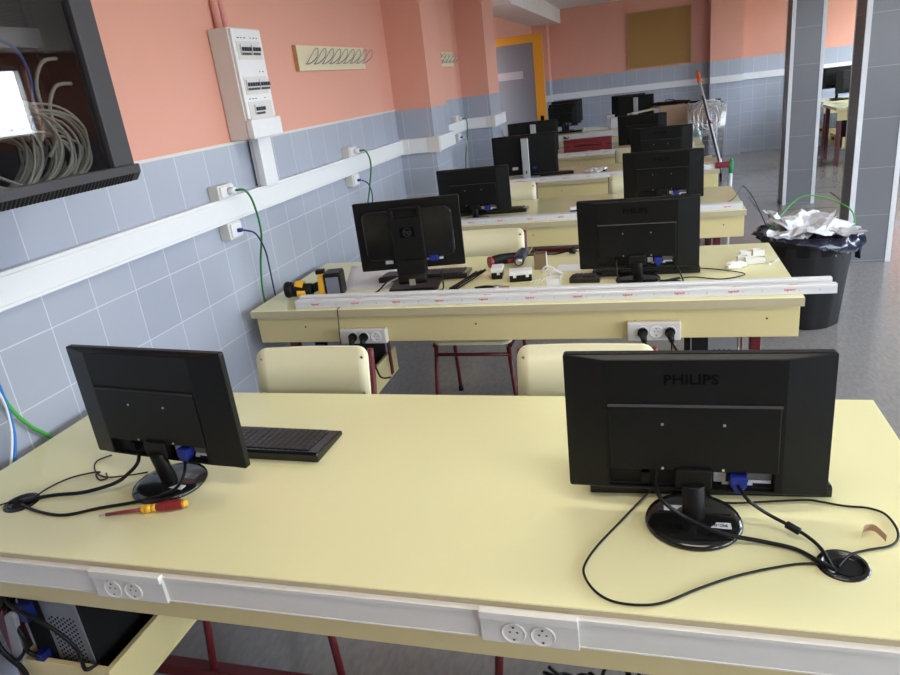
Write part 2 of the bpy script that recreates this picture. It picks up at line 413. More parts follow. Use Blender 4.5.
# --------------------------------------------------------------- open door
d = thing('door_1', None, None, (WX, 8.52, 0)); struct(d)
mb = MB(); mb.box(.10, .56, -.02, .02, .005, 1.96); mb.build('door_leaf', M_DOORG, d)
mb = MB(); mb.box(.0, .10, -.022, .022, .005, 2.04); mb.box(.565, .675, -.022, .022, .005, 2.04); mb.box(.10, .565, -.022, .022, 1.955, 2.04)
mb.build('door_border', M_ORANGE, d)
mb = MB(); mb.box(.13, .43, -.026, -.018, 1.575, 1.66); mb.build('vision_panel', mat('clouded_panel', (.34, .32, .33), .3), d)
mb = MB(); mb.box(.605, .645, -.03, -.02, .98, 1.14); mb.cyl((.625, -.03, 1.06), (.625, -.06, 1.06), .01); mb.cyl((.625, -.06, 1.06), (.51, -.06, 1.06), .01)
mb.build('door_handle', M_BLACKG, d)

# ------------------------------------------------- things on the left wall
# wall rack
RX, RY0, RY1, RZ0, RZ1 = -1.42, 1.09, 1.712, 1.462, 2.12
rk = thing('network_rack', 'anthracite wall rack with a glass door full of coiled cables, high on the left wall', 'network rack', (WX, (RY0 + RY1) / 2, RZ0))
o_ = rk.location
mb = MB()
mb.box(WX + .002, WX + .01, RY0, RY1, RZ0, RZ1); mb.box(WX + .002, RX - .03, RY0, RY0 + .012, RZ0, RZ1); mb.box(WX + .002, RX - .03, RY1 - .012, RY1, RZ0, RZ1)
mb.box(WX + .002, RX - .03, RY0, RY1, RZ0, RZ0 + .012); mb.box(WX + .002, RX - .03, RY0, RY1, RZ1 - .012, RZ1)
mb.build('rack_body', M_RACKIN, rk, off=o_)
mb = MB()
mb.box(RX - .03, RX, RY0, RY0 + .075, RZ0 + .045, RZ1); mb.box(RX - .03, RX, RY1 - .08, RY1, RZ0 + .045, RZ1); mb.box(RX - .03, RX, RY0, RY1, RZ1 - .05, RZ1)
mb.build('door_frame', M_RACK, rk, bevel=.003, off=o_)
mb = MB(); mb.box(RX - .02, RX - .014, RY0 + .075, RY1 - .08, RZ0 + .045, RZ1 - .05); mb.build('glass_pane', M_RGLASS, rk, off=o_)
mb = MB()
fnp = lambda u, v, d: (u, d, v)
mb.prism([(RX - .03, RZ0), (RX - .012, RZ0), (RX + .006, RZ0 + .022), (RX + .006, RZ0 + .046), (RX - .03, RZ0 + .046)], fnp, RY0, RY1 + .012)
mb.build('bottom_rail', M_RACK, rk, bevel=.003, off=o_)
mb = MB()
for k in range(46):
    y = RY0 + .02 + k * .0128
    mb.hexa([(RX - .0115, y, RZ0 + .0005), (RX - .0105, y, RZ0), (RX - .0105, y + .007, RZ0), (RX - .0115, y + .007, RZ0 + .0005), (RX + .0045, y, RZ0 + .0215), (RX + .0058, y, RZ0 + .0205), (RX + .0058, y + .007, RZ0 + .0205), (RX + .0045, y + .007, RZ0 + .0215)])
tag(mb.build('vent_slots', M_BLACKM, rk, off=o_), kind='stuff')
mb = MB()
for z0, z1 in ((1.83, 1.875), (1.955, 2.0)): mb.box(RX - .12, RX - .10, RY0 + .06, RY1 - .1, z0, z1)
mb.build('patch_panel', M_GALV, rk, off=o_)
for y in (RY0 + .06, RY1 - .11): mb = MB(); mb.box(RX - .13, RX - .12, y, y + .025, RZ0 + .02, RZ1 - .02); mb.build('mounting_rail', M_BLACKM, rk, off=o_)
mb = MB(); mb.box(RX - .26, RX - .10, 1.16, 1.34, RZ0 + .10, RZ0 + .13); mb.build('equipment_shelf', M_BLACKM, rk, off=o_)
mb = MB(); rnd = random.Random(3)
for k in range(44):
    cy = 1.33 + rnd.uniform(-.10, .07) + k * .0018; ry = .22 + rnd.uniform(-.04, .03); rzz = .095 + rnd.uniform(-.03, .02); xo = RX - .045 - rnd.uniform(0, .16)
    cz = RZ0 + .022 + rzz; pts = []
    ry = min(ry, 1.635 - cy)
    for j in range(14):
        a = 2 * PI * j / 14
        pts.append((min(RX - .032, xo + rnd.uniform(-.008, .008) + .012 * math.sin(a)), cy + ry * math.cos(a), max(RZ0 + .02, cz + rzz * math.sin(a) * (1 + .25 * math.cos(a)))))
    mb.tube(pts, .0035, n=6, sub=4, closed=True)
tag(mb.build('patch_cable_coil', M_CABLEW), 'tangle of grey patch cables coiled in the bottom of the glass-fronted wall rack', 'cable', kind='stuff')
tag(MB().tube([(RX - .08, 1.62, 1.80), (RX - .07, 1.56, 1.79), (RX - .07, 1.52, 1.74), (RX - .07, 1.51, 1.66), (RX - .08, 1.49, 1.60)], .005).build('network_cable', M_CABLEW), 'upper grey cable arching inside the right edge of the wall rack', 'cable')
tag(MB().tube([(RX - .06, 1.625, 1.735), (RX - .06, 1.57, 1.73), (RX - .06, 1.53, 1.68), (RX - .06, 1.52, 1.60), (RX - .08, 1.50, 1.56)], .005).build('network_cable', M_CABLEW), 'lower grey cable curving inside the right edge of the wall rack', 'cable')
tag(MB().tube([(RX - .09, 1.36, 1.83), (RX - .08, 1.46, 1.84), (RX - .07, 1.50, 1.80), (RX - .07, 1.50, 1.72), (RX - .08, 1.46, 1.60)], .004).build('network_cable', M_BLUEC), 'blue cable hanging inside the glass-fronted wall rack', 'cable')

# electrical panel
EZ0, EZ1, EY0, EY1, EX = 1.487, 1.955, 2.855, 3.118, -1.725
ep = thing('breaker_panel', 'tall off-white breaker panel with three rows of switches on the pink wall', 'electrical panel', (WX, 3.0, EZ0)); o_ = ep.location
mb = MB(); mb.box(WX + .002, EX, EY0, EY1, EZ0, EZ1); mb.build('panel_case', M_WHITE2, ep, bevel=.004, off=o_)
mb = MB(); mb.box(EX, EX + .012, EY0 + .008, EY1 - .008, EZ0 + .085, EZ1 - .006); mb.build('panel_cover', M_WHITE, ep, bevel=.003, off=o_)
mb = MB(); mb.box(EX, EX + .03, EY0 - .003, EY1 + .003, EZ0 + .0, EZ0 + .083); mb.build('lower_cover', M_WHITE, ep, bevel=.004, off=o_)
for zz, spans in ((1.862, ((-.095, -.015), (.0, .065))), (1.715, ((-.105, .0), (.01, .09))), (1.61, ((-.075, .005),))):
    mb = MB(); mb.box(EX + .012, EX + .014, EY0 + .03, EY1 - .03, zz - .04, zz + .035); w = mb.build('breaker_window', M_WHITE2, ep, off=o_)
    for a, b in spans:
        n = max(2, round((b - a) / .02))
        mb = MB()
        for k in range(n):
            ya = 3.0 + a + (b - a) * k / n; mb.box(EX + .014, EX + .022, ya + .001, ya + (b - a) / n - .001, zz - .022, zz + .022, 0)
            mb.box(EX + .022, EX + .03, ya + .004, ya + (b - a) / n - .004, zz - .006, zz + .01, 1)
        mb.box(EX + .022, EX + .0225, 3.0 + a + .002, 3.0 + b - .002, zz - .022, zz - .012, 1)
        mb.build('breaker_row', [M_STICK, M_KEY], w, off=o_)
mb = MB()
for zz in (1.91, 1.768, 1.655):
    for k in range(7):
        if rnd.random() < .7: mb.box(EX + .0122, EX + .0128, 2.90 + k * .027, 2.90 + k * .027 + rnd.uniform(.008, .02), zz, zz + .004)
mb.build('printed_marks', M_KEY, ep, off=o_)

# coat racks: cream board with a bent wire hook row
def coat_rack(y0, y1, z0, z1, n, label):
    t = thing('coat_rack', label, 'coat rack', (WX, (y0 + y1) / 2, z0), group='coat racks on the pink left wall'); o_ = t.location
    mb = MB(); mb.box(WX + .001, WX + .022, y0, y1, z0, z1); mb.build('board', M_BOARD, t, off=o_)
    mb = MB(); mb.box(WX + .001, WX + .023, y0 - .006, y0, z0 - .001, z1 + .001); mb.build('edge_strip', M_OAK, t, off=o_)
    st = (y1 - y0 - .14) / (n - 1)
    for k in range(n):
        y = y0 + .08 + k * st; zc = (z0 + z1) / 2; mb = MB()
        mb.tube([(WX + .026, y, zc - .03), (WX + .032, y + .04, zc - .028), (WX + .075, y + .05, zc + .0), (WX + .085, y + .055, zc + .04), (WX + .07, y + .04, zc + .035), (WX + .028, y + .01, zc - .028)], .0028, n=6, sub=5)
        mb.build('hook', M_GALV, t, off=o_)
coat_rack(3.63, 4.60, 1.775, 1.905, 9, 'long cream coat rack with bent wire hooks, nearer one beside the breaker panel')
coat_rack(6.15, 6.93, 1.77, 1.895, 6, 'short cream coat rack with wire hooks between the two pink pilasters')

# wall outlets
def outlet(y, z, depth, cat, label, blue=False, w=.09, h=.075, x=WX):
    t = thing('wall_outlet', label, cat, (x, y, z)); o_ = (0, 0, 0)
    mb = MB(); mb.box(.001, depth, -w / 2, w / 2, -h / 2, h / 2); mb.build('outlet_box', M_WHITE2, t, bevel=.003)
    mb = MB(); mb.box(depth, depth + .008, -w / 2 + .012, w / 2 - .006, -h / 2 + .008, h / 2 - .008); mb.build('face_plate', M_WHITE, t, bevel=.002)
    mb = MB()
    if blue: mb.box(depth + .008, depth + .028, .0, .016, -.012, .004); mb.build('network_plug', M_BLUE, t)
    else:
        mb.cyl((depth + .008, .012, 0), (depth + .038, .012, 0), .018, .014, n=14); mb.build('earth_plug', M_WHITE, t)
    return t
outlet(2.66, 1.291, .05, 'wall outlet', 'white outlet with a green cable, on the trunking at the breaker panel side', w=.12, h=.06)
outlet(2.665, 1.12, .05, 'wall outlet', 'white data outlet with a blue plug under the trunking, near the second desk', True, w=.10, h=.075)
outlet(4.10, 1.292, .05, 'wall outlet', 'white outlet above the trunking under the long coat rack', w=.12, h=.06)
outlet(4.08, 1.12, .05, 'wall outlet', 'white data outlet with a blue plug under the trunking below the long coat rack', True, w=.10, h=.075)
outlet(6.75, 1.29, .05, 'wall outlet', 'white outlet above the trunking beside the farther pilaster', w=.10, h=.06)
outlet(6.75, 1.12, .05, 'wall outlet', 'white data outlet under the trunking beside the farther pilaster', True, w=.09, h=.07)
def cable(pts, r, m, label, name='cable', cat='cable', group=None, sub=7):
    o = MB().tube(pts, r, n=8, sub=sub).build(name, m)
    return tag(o, label, cat, group)
cable([(-1.735, 2.672, 1.291), (-1.70, 2.69, 1.285), (-1.70, 2.735, 1.22), (-1.72, 2.78, 1.08), (-1.775, 2.81, .93), (-1.79, 2.80, .80), (-1.79, 2.80, .70), (-1.79, 2.80, .58)], .005, M_DKGREEN, 'green and yellow earth cable dropping behind the second desk', 'earth_cable')
cable([(-1.74, 2.672, 1.115), (-1.70, 2.70, 1.09), (-1.72, 2.78, 1.0), (-1.765, 2.86, .90), (-1.79, 2.90, .80), (-1.79, 2.90, .58)], .004, M_NAVY, 'dark blue network cable dropping behind the left end of the second desk', 'network_cable')
cable([(-1.735, 4.112, 1.292), (-1.70, 4.13, 1.285), (-1.70, 4.18, 1.2), (-1.74, 4.2, 1.05), (-1.79, 4.2, .85), (-1.79, 4.2, .55)], .005, M_DKGREEN, 'green earth cable falling behind the left monitor of the second desk', 'earth_cable')
cable([(-1.74, 4.088, 1.115), (-1.71, 4.12, 1.08), (-1.74, 4.22, .98), (-1.79, 4.26, .80), (-1.79, 4.26, .55)], .004, M_NAVY, 'dark blue network cable falling from the outlet below the long coat rack', 'network_cable')
cable([(-1.735, 6.762, 1.29), (-1.70, 6.80, 1.27), (-1.72, 6.84, 1.1), (-1.76, 6.85, .9), (-1.78, 6.84, .6)], .005, M_DKGREEN, 'green earth cable falling beside the farther pilaster', 'earth_cable')
cable([(-1.74, 6.758, 1.115), (-1.72, 6.80, 1.08), (-1.75, 6.87, .9), (-1.79, 6.88, .6)], .0045, M_WHITE2, 'white network cable falling beside the farther pilaster', 'network_cable')
# cables at the very left, going down behind the near desk
def wp(px, py, dx=.02): return at(px, py, x=WX + dx)
cable([wp(-6, 380), wp(2, 395), wp(12, 410), wp(30, 426), wp(52, 438), wp(70, 455, .03), wp(90, 500, .03)], .006, M_GREEN, 'bright green cable sloping down behind the left edge of the near desk', 'network_cable')
cable([wp(-8, 372, .03), wp(0, 388, .03), wp(7, 407, .03), wp(13, 428, .03), wp(15, 445, .03), wp(14, 475, .03)], .005, M_BLUEC, 'blue cable hanging on the tiles left of the near desk', 'network_cable')
cable([wp(-6, 385, .03), wp(4, 402, .03), wp(9, 418, .03), wp(12, 440, .03), wp(10, 480, .03)], .004, M_WHITE, 'thin white cable hanging beside the blue one, left of the near desk', 'network_cable')

# cork board on the back wall
t = thing('cork_board', 'large brown cork board on the far pink wall', 'notice board', (.19, YB, 1.50)); o_ = t.location
mb = MB(); mb.box(-.29, .67, YB - .018, YB - .001, 1.51, 2.34); mb.build('cork_panel', M_CORK, t, off=o_)
mb = MB(); mb.box(-.305, -.29, YB - .025, YB - .001, 1.495, 2.355); mb.box(.67, .685, YB - .025, YB - .001, 1.495, 2.355); mb.box(-.29, .67, YB - .025, YB - .001, 1.495, 1.51); mb.box(-.29, .67, YB - .025, YB - .001, 2.34, 2.355)
mb.build('board_frame', M_OAK, t, off=o_)

# ====================================================================== DESKS
XL, XRD, DD = -1.76, .541, .83
DXC, DW = (XL + XRD) / 2, (XRD - XL) / 2
def socket(mb, fn, u, v, r=.02):
    """schuko socket: raised ring, recessed face, two pin holes; fn(u,v,d)"""
    n = 20; ring = lambda rr, dd: [mb.bm.verts.new(fn(u + rr * math.cos(2 * PI * k / n), v + rr * math.sin(2 * PI * k / n), dd)) for k in range(n)]
    A, B, Cc = ring(r + .002, .0), ring(r, .0025), ring(r - .0035, .0008)
    for P, Q in ((A, B), (B, Cc)):
        for k in range(n): mb.bm.faces.new((P[k], P[(k + 1) % n], Q[(k + 1) % n], Q[k]))
    mb.bm.faces.new(Cc)
    for dx, dy in ((-.0065, .002), (.0065, .002)):
        q = [mb.bm.verts.new(fn(u + dx + .0022 * math.cos(2 * PI * k / 8), v + dy + .0022 * math.sin(2 * PI * k / 8), .001)) for k in range(8)]
        mb.bm.faces.new(q).material_index = 1
    for dy in (-.0135, .0135):
        q = [mb.bm.verts.new(fn(u + a, v + dy + b, .0022)) for a, b in ((-.002, -.002), (.002, -.002), (.002, .002), (-.002, .002))]
        mb.bm.faces.new(q).material_index = 1

def make_desk(y0, label, trays=(True, True), group='cream computer desks in a row'):
    t = thing('computer_desk', label, 'desk', (DXC, y0 + DD / 2, 0), group=group)
    w, h = DW, DD / 2
    mb = MB(); mb.box(-w, w, -h, h, .7155, .75); mb.build('desktop', M_CREAM, t, bevel=.003)
    mb = MB(); mb.box(-w, w, -h - .0012, -h, .7155, .7475); mb.build('shaded_edge', M_EDGE, t)
    mb = MB(); mb.box(-w + .008, w - .008, -h + .03, -h + .05, .585, .7155); mb.build('front_panel', M_CREAM2, t, bevel=.002)
    mb = MB()
    for x in (-w + .25, -.1, .55, w - .12): mb.cyl((x, -h + .0302, .66), (x, -h + .028, .66), .004, n=8)
    mb.build('panel_screw', M_KEY, t)
    for sx in (-1, 1):
        for sy in (-1, 1):
            x, y = sx * 1.0, sy * .33
            mb = MB(); mb.box(x - .02, x + .02, y - .02, y + .02, .012, .7155); l = mb.build('leg', M_MAROON, t, bevel=.004)
            mb = MB(); mb.box(x - .023, x + .023, y - .023, y + .023, 0, .03); mb.build('foot_cap', M_BLACKM, l)
    mb = MB()
    for sx in (-1, 1): mb.box(sx - .018, sx + .018, -.31, .31, .05, .09)
    mb.box(-.98, .98, -.10, -.06, .05, .09); mb.box(-.98, .98, .31, .345, .67, .71)
    for sx in (-1, 1): mb.box(sx - .018, sx + .018, -.31, .31, .67, .71)
    mb.build('frame_rail', M_MAROON, t, bevel=.003)
    for on, x0, x1 in ((trays[0], -.91, -.635), (trays[1], .70, .975)):
        if not on: continue
        mb = MB(); mb.box(x0, x1, -h + .01, -h + .41, .283, .297); mb.box(x0, x0 + .016, -h + .01, -h + .41, .297, .41)
        mb.box(x1 - .016, x1, -h + .01, -h + .41, .297, .41); mb.box(x0 + .016, x1 - .016, -h + .01, -h + .026, .297, .41)
        s = mb.build('tower_shelf', M_CREAM2, t, bevel=.002)
        mb = MB()
        for x in (x0 - .006, x1 + .002): mb.box(x, x + .004, -h + .30, -h + .33, .30, .7155)
        mb.build('hanger_strap', M_MAROON, s)
    return t

def fxz(y): return lambda u, v, d: (u, y - d, v)
DY = [.946, 2.612, 4.24, 5.88, 7.50, 10.2]
desk1 = make_desk(DY[0], 'nearest cream desk, with white trunking and sockets along its front edge')
o_ = desk1.location
# raceway on the near desk
mb = MB(); mb.box(XL, XRD + .02, .934, .9448, .673, .737); mb.box(XL, XRD + .02, .9448, .976, .673, .714); mb.box(XL, XRD + .02, .931, .9345, .728, .737); mb.box(XL, XRD + .02, .9325, .9345, .673, .677)
rw = mb.build('cable_raceway', M_RACEWAY, desk1, bevel=.0015, off=o_)
for x0, x1, sx in ((-1.155, -.975, (-1.107, -1.054)), (-.300, -.125, (-.240, -.188))):
    mb = MB(); mb.box(x0, x1, .926, .9345, .673, .727); mb.box(x0, x1, .920, .9345, .727, .744)
    mb.box(sx[0] - .03, sx[1] + .03, .9235, .926, .721, .724)
    pl = mb.build('socket_plate', M_RACEWAY, rw, bevel=.003, off=o_)
    pl.name = 'socket_plate'
    for s in sx:
        mb = MB(); socket(mb, fxz(.926), s, .698, .021); mb.build('power_socket', [M_RACEWAY, M_KEY], rw, off=o_)
def grommet(px, py, desk):
    c = at(px, py, z=.75)
    mb = MB(); prof = [(.022, .7512), (.033, .7512), (.0335, .754), (.041, .754), (.043, .7505)]
    mb.lathe([(0, .7506)] + prof, (c.x, c.y, 0)); mb.build('cable_grommet', M_BLACKG, desk, off=desk.location)
    mb = MB(); n = 18
    q = [mb.bm.verts.new((c.x + .006 + .024 * math.cos(2 * PI * k / n), c.y - .004 + .024 * math.sin(2 * PI * k / n), .7516)) for k in range(n)]; mb.bm.faces.new(q)
    mb.build('grommet_hole', M_BLACKM, desk, off=desk.location)
    return c
G1 = grommet(22, 503, desk1); G2 = grommet(843, 566, desk1)

desk2 = make_desk(DY[1], 'second cream desk, strewn with tools and black power plugs on its front')
o_ = desk2.location
def power_strip(x0, x1, z0, z1, sock_x, plugs):
    mb = MB(); mb.box(x0, x1, 2.607, 2.642, z0, z1); ps = mb.build('power_strip', M_WHITE2, desk2, bevel=.004, off=o_)
    mb = MB()
    for s in sock_x: socket(mb, fxz(2.607), s, (z0 + z1) / 2, .023)
    mb.build('power_socket', [M_WHITE, M_KEY], ps, off=o_)
power_strip(-1.33, -1.112, .588, .655, (-1.265, -1.213, -1.157), 0)
power_strip(-.088, .112, .588, .662, (-.030, .021, .072), 0)
make_desk(DY[2], 'third cream desk, with only a white trunking length along its front')
make_desk(DY[3], 'fourth cream desk, with a broom head and green-tipped pole at its right end')
make_desk(DY[4], 'fifth cream desk, carrying the long dark red case')
desk6 = make_desk(DY[5], 'farthest cream desk of the row, with fixed white trunking and cardboard on top', (False, False))
o_ = desk6.location
mb = MB(); mb.box(XL, XRD, 10.19, 10.229, .672, .745); mb.build('cable_raceway', M_WHITE, desk6, bevel=.002, off=o_)
mb = MB(); socket(mb, fxz(10.19), -1.14, .71, .02); mb.build('power_socket', [M_WHITE, M_KEY], desk6, off=o_)

def plug_cable(x, z, y, pts, label):
    t = thing('power_plug', label, 'power plug', (x, y, z)); o_ = Vector(t.location)
    mb = MB(); mb.cyl((0, 0.0, 0), (0, -.012, 0), .0195, n=18); mb.cyl((0, -.012, 0), (0.006, -.045, -.022), .016, .010, n=14); mb.build('plug_body', M_RUBBER, t)
    mb = MB(); mb.tube([(.006, -.045, -.022)] + [tuple(Vector(p) - o_) for p in pts], .0042, sub=6); mb.build('plug_cord', M_RUBBER, t)
PSY = 2.604
plug_cable(-1.265, .622, PSY, [(-1.27, 2.55, .575), (-1.27, 2.60, .52), (-1.26, 2.70, .46)], 'black plug, left one in the power strip nearer the wall')
plug_cable(-1.213, .622, PSY, [(-1.195, 2.55, .57), (-1.17, 2.57, .50), (-1.17, 2.62, .42), (-1.18, 2.75, .36)], 'black plug, second in the power strip nearer the wall')
plug_cable(-.030, .625, PSY, [(-.005, 2.55, .58), (.02, 2.56, .53), (.05, 2.62, .46), (.10, 2.8, .36)], 'black plug, left one in the power strip behind the right-hand chair')
plug_cable(.072, .625, PSY, [(.09, 2.55, .58), (.105, 2.57, .54), (.11, 2.62, .46), (.16, 2.8, .36)], 'black plug, right one in the power strip above the near right monitor')
cable([(-1.318, 2.631, .7535), (-1.318, 2.612, .7535), (-1.319, 2.605, .742), (-1.322, 2.604, .70), (-1.327, 2.601, .64), (-1.33, 2.60, .585)], .0020, M_RUBBER, 'thin black cable hanging over the front of the second desk', 'thin_cable')

# --------------------------------------------------------------- computers
def make_tower(label, x, y, z, blue=True):
    t = thing('computer_tower', label, 'computer', (x, y, z), group='computers on the shelves under the desks')
    w, d, h = .09, .40, .36
    mb = MB(); mb.box(-w, w, .004, d, 0, h); mb.build('tower_case', M_BLACKM, t, bevel=.004)
    mb = MB(); mb.box(-w + .004, w - .004, 0, .004, .004, h - .004); bp = mb.build('rear_plate', M_GALV, t)
    mb = MB()
    for i in range(9):
        for j in range(15):
            x_ = -.005 + i * .009; z_ = .05 + j * .0125 + (i % 2) * .006
            mb.cyl((x_, -.0008, z_), (x_, .001, z_), .0031, n=6)
    tag(mb.build('vent_holes', M_BLACKM, bp), kind='stuff')
    mb = MB(); mb.box(-.08, -.02, -.002, .0, .02, .33); mb.build('port_plate', M_BLACKM, bp)
    if blue:
        mb = MB(); mb.box(-.07, -.035, -.03, -.002, .235, .275); mb.build('blue_port', M_PORT, bp); mb = MB(); mb.box(-.065, -.04, -.028, -.002, .09, .13); mb.build('blue_port', M_PORT, bp)
    mb = MB(); mb.box(.01, .06, -.002, 0, .02, .03); mb.build('sticker', M_STICK, bp)
    return t
make_tower('black computer tower with a perforated rear plate, on the shelf under the near desk', -1.40, .985, .299)
make_tower('black computer tower under the second desk, on the shelf at its wall end', -1.40, 2.65, .299)
make_tower('black computer tower under the second desk, on the shelf at its right end', .235, 2.65, .299, False)
for k, (dx, lab) in enumerate(((-.065, 'black cable looped behind the tower under the near desk, nearest the maroon leg'), (.02, 'black cable crossing the perforated plate of the tower under the near desk'))):
    x = -1.40 + dx
    if k == 0: pts = [(-1.465, .962, .47), (-1.49, .94, .43), (-1.53, .945, .42), (-1.54, .94, .50), (-1.525, .97, .56), (-1.515, 1.03, .59)]
    else: pts = [(-1.512, 1.02, .59), (-1.505, .975, .575), (x - .05, .952, .565), (x + .01, .955, .53), (x + .045, .965, .47), (x + .05, .968, .43), (x + .075, .95, .415), (x + .09, .975, .408)]
    cable(pts, .005, M_RUBBER, lab, 'computer_cable', sub=6)
cable([(-1.525, 1.03, .62), (-1.53, .97, .56), (-1.535, .94, .51), (-1.52, .93, .46), (-1.50, .945, .38), (-1.49, .93, .30), (-1.47, .93, .20), (-1.45, .95, .05)], .007, M_RUBBER, 'thick black cable running down beside the maroon leg of the near desk', 'computer_cable')
cable([(-1.514, 1.01, .57), (-1.50, .965, .55), (-1.47, .95, .53), (-1.46, .95, .48), (-1.475, .955, .44), (-1.45, .962, .42)], .006, M_RUBBER, 'black cable hanging over the blue ports of the tower under the near desk', 'computer_cable')
t = thing('adapter_pouch', 'crumpled white plastic pouch among cables behind the near desk tower', 'plastic pouch', (-1.485, .97, .41))
mb = MB(); mb.prism(rrect(.03, .15, .012), lambda u, v, d: (u + .02 * math.sin(v * 12), d, v + .08), -.028, -.016); mb.build('pouch_film', mat('grey_pouch', (.26, .26, .27), .5), t)
# tangle under the near desk
mb = MB(); rnd = random.Random(11)
for k in range(5):
    pts = []
    for j in range(7): pts.append((-.24 + .035 * j + rnd.uniform(-.02, .02), 1.22 + rnd.uniform(-.04, .04), .27 + rnd.uniform(-.03, .045)))
    mb.tube(pts, .0045, sub=5)
tag(mb.build('cable_tangle', M_RUBBER), 'tangle of black cables hanging under the near desk below its right socket', 'cable', kind='stuff')

# ------------------------------------------------------------------ chairs
def make_chair(label, x, y, rz=0):
    """origin on the floor below the top of the backrest; the seat reaches towards -y"""
    t = thing('school_chair', label, 'chair', (x, y, 0), rz, 'cream school chairs with maroon frames')
    f = lambda u, v, d: (u, -.60 + v, d)
    mb = MB(); mb.prism(rrect(.39, .39, .05, cy=.20), f, .44, .455); mb.build('seat', M_CHAIR, t, bevel=.003)
    hw, z0, z1, e = .197, .688, .870, .034
    def fb(u, v, d): return (u, .012 * math.cos(u / .22 * PI / 2) - .012 + d + (v - z1) * .22, v)
    def lim(u):
        q = e - math.sqrt(max(0, e * e - (abs(u) - (hw - e)) ** 2)) if abs(u) > hw - e else 0
        return z0 + q, z1 - q
    mb = MB()
    fine = sorted(set([round(-hw + 2 * hw * k / 12, 4) for k in range(1, 12)] + [s * (hw - e + e * math.sin(R(a))) for a in (0, 25, 45, 62, 76, 90) for s in (-1, 1)]))
    rows = []
    for u in fine:
        lo, hi = lim(u); rows.append([mb.bm.verts.new(fb(u, v, dd)) for v, dd in ((lo, -.006), (hi, -.006), (hi, .006), (lo, .006))])
    for P, Q in zip(rows, rows[1:]):
        for k in range(4):
            fc = mb.bm.faces.new((P[k], P[(k + 1) % 4], Q[(k + 1) % 4], Q[k])); fc.smooth = k % 2 == 0
    mb.bm.faces.new(rows[0]); mb.bm.faces.new(rows[-1][::-1])
    br = mb.build('backrest', M_CHAIR, t)
    for sx in (-1, 1):
        for z in (.838, .722):
            mb = MB(); p = Vector(fb(sx * .178, z, -.006)); mb.cyl(p, p + Vector((0, -.0025, 0)), .0065, .005, n=12); mb.cyl(p + Vector((0, -.0025, 0)), p + Vector((0, -.003, 0)), .0028, n=6, mi=1)
            mb.build('bolt', [M_STEEL, M_KEY], br)
    for sx in (-1, 1):
        mb = MB(); mb.tube([(sx * .212, -.60, .012), (sx * .180, -.57, .425)], .011, n=10, sub=1); l = mb.build('leg', M_MAROON, t)
        mb = MB(); mb.cyl((sx * .212, -.60, 0), (sx * .210, -.599, .03), .0135, n=10); mb.build('foot_cap', M_BLACKM, l)
        mb = MB(); mb.tube([(sx * .20, -.17, .012), (sx * .192, -.22, .30), (sx * .192, -.215, .45), (sx * .193, -.10, .565), (sx * .194, -.012, .70), (sx * .194, .022, .85)], .0105, n=10, sub=5); l = mb.build('leg', M_MAROON, t)
        mb = MB(); mb.cyl((sx * .20, -.17, 0), (sx * .20, -.172, .03), .0135, n=10); mb.build('foot_cap', M_BLACKM, l)
    mb = MB()
    for sx in (-1, 1): mb.tube([(sx * .188, -.57, .428), (sx * .196, -.215, .428)], .0105, n=10, sub=1)
    mb.tube([(-.188, -.575, .385), (.188, -.575, .385)], .009, n=10, sub=1); mb.tube([(-.196, -.22, .36), (.196, -.22, .36)], .009, n=10, sub=1)
    mb.build('frame_rail', M_MAROON, t)
    return t
make_chair('cream chair pushed in behind the near desk, nearer the tiled wall', -1.065, 1.875, R(2))
make_chair('cream chair pushed in behind the near desk, partly behind its right monitor', -.186, 1.875)
make_chair('cream chair behind the second desk, left of its cordless driver', -.83, 3.54)
make_chair('cream chair behind the third desk, right of its left monitor', -1.005, 5.17)
make_chair('cream chair behind the third desk, its edge showing left of the right monitor', -.08, 5.17)
make_chair('cream chair behind the fourth desk, its edge showing left of the right monitor', -.095, 6.80)

# ---------------------------------------------------------------- monitors
def mon_root(label, x, y, yaw, group): return thing('monitor', label, 'monitor', (x, y, .75), yaw, group)
MG = 'black monitors seen from behind on the desks'
def panel_fn(zc, tilt, yo):
    ct, st = math.cos(tilt), math.sin(tilt)
    return lambda u, v, d: (u, yo - v * st - d * ct, zc + v * ct - d * st)
def fbox(mb, fn, u0, u1, v0, v1, d0, d1, mi=0):
    mb.hexa([fn(u0, v0, d0), fn(u1, v0, d0), fn(u1, v1, d0), fn(u0, v1, d0), fn(u0, v0, d1), fn(u1, v0, d1), fn(u1, v1, d1), fn(u0, v1, d1)], mi)
def screen_parts(t, fn, w, h, th=.016):
    mb = MB(); mb.prism(rrect(w, h, .006, n=3), fn, -th, 0); b = mb.build('bezel', M_BLACK, t, bevel=.0015)
    mb = MB(); fbox(mb, fn, -w / 2 + .016, w / 2 - .016, -h / 2 + .022, h / 2 - .016, -th - .0006, -th); mb.build('screen', M_SCREEN, b)
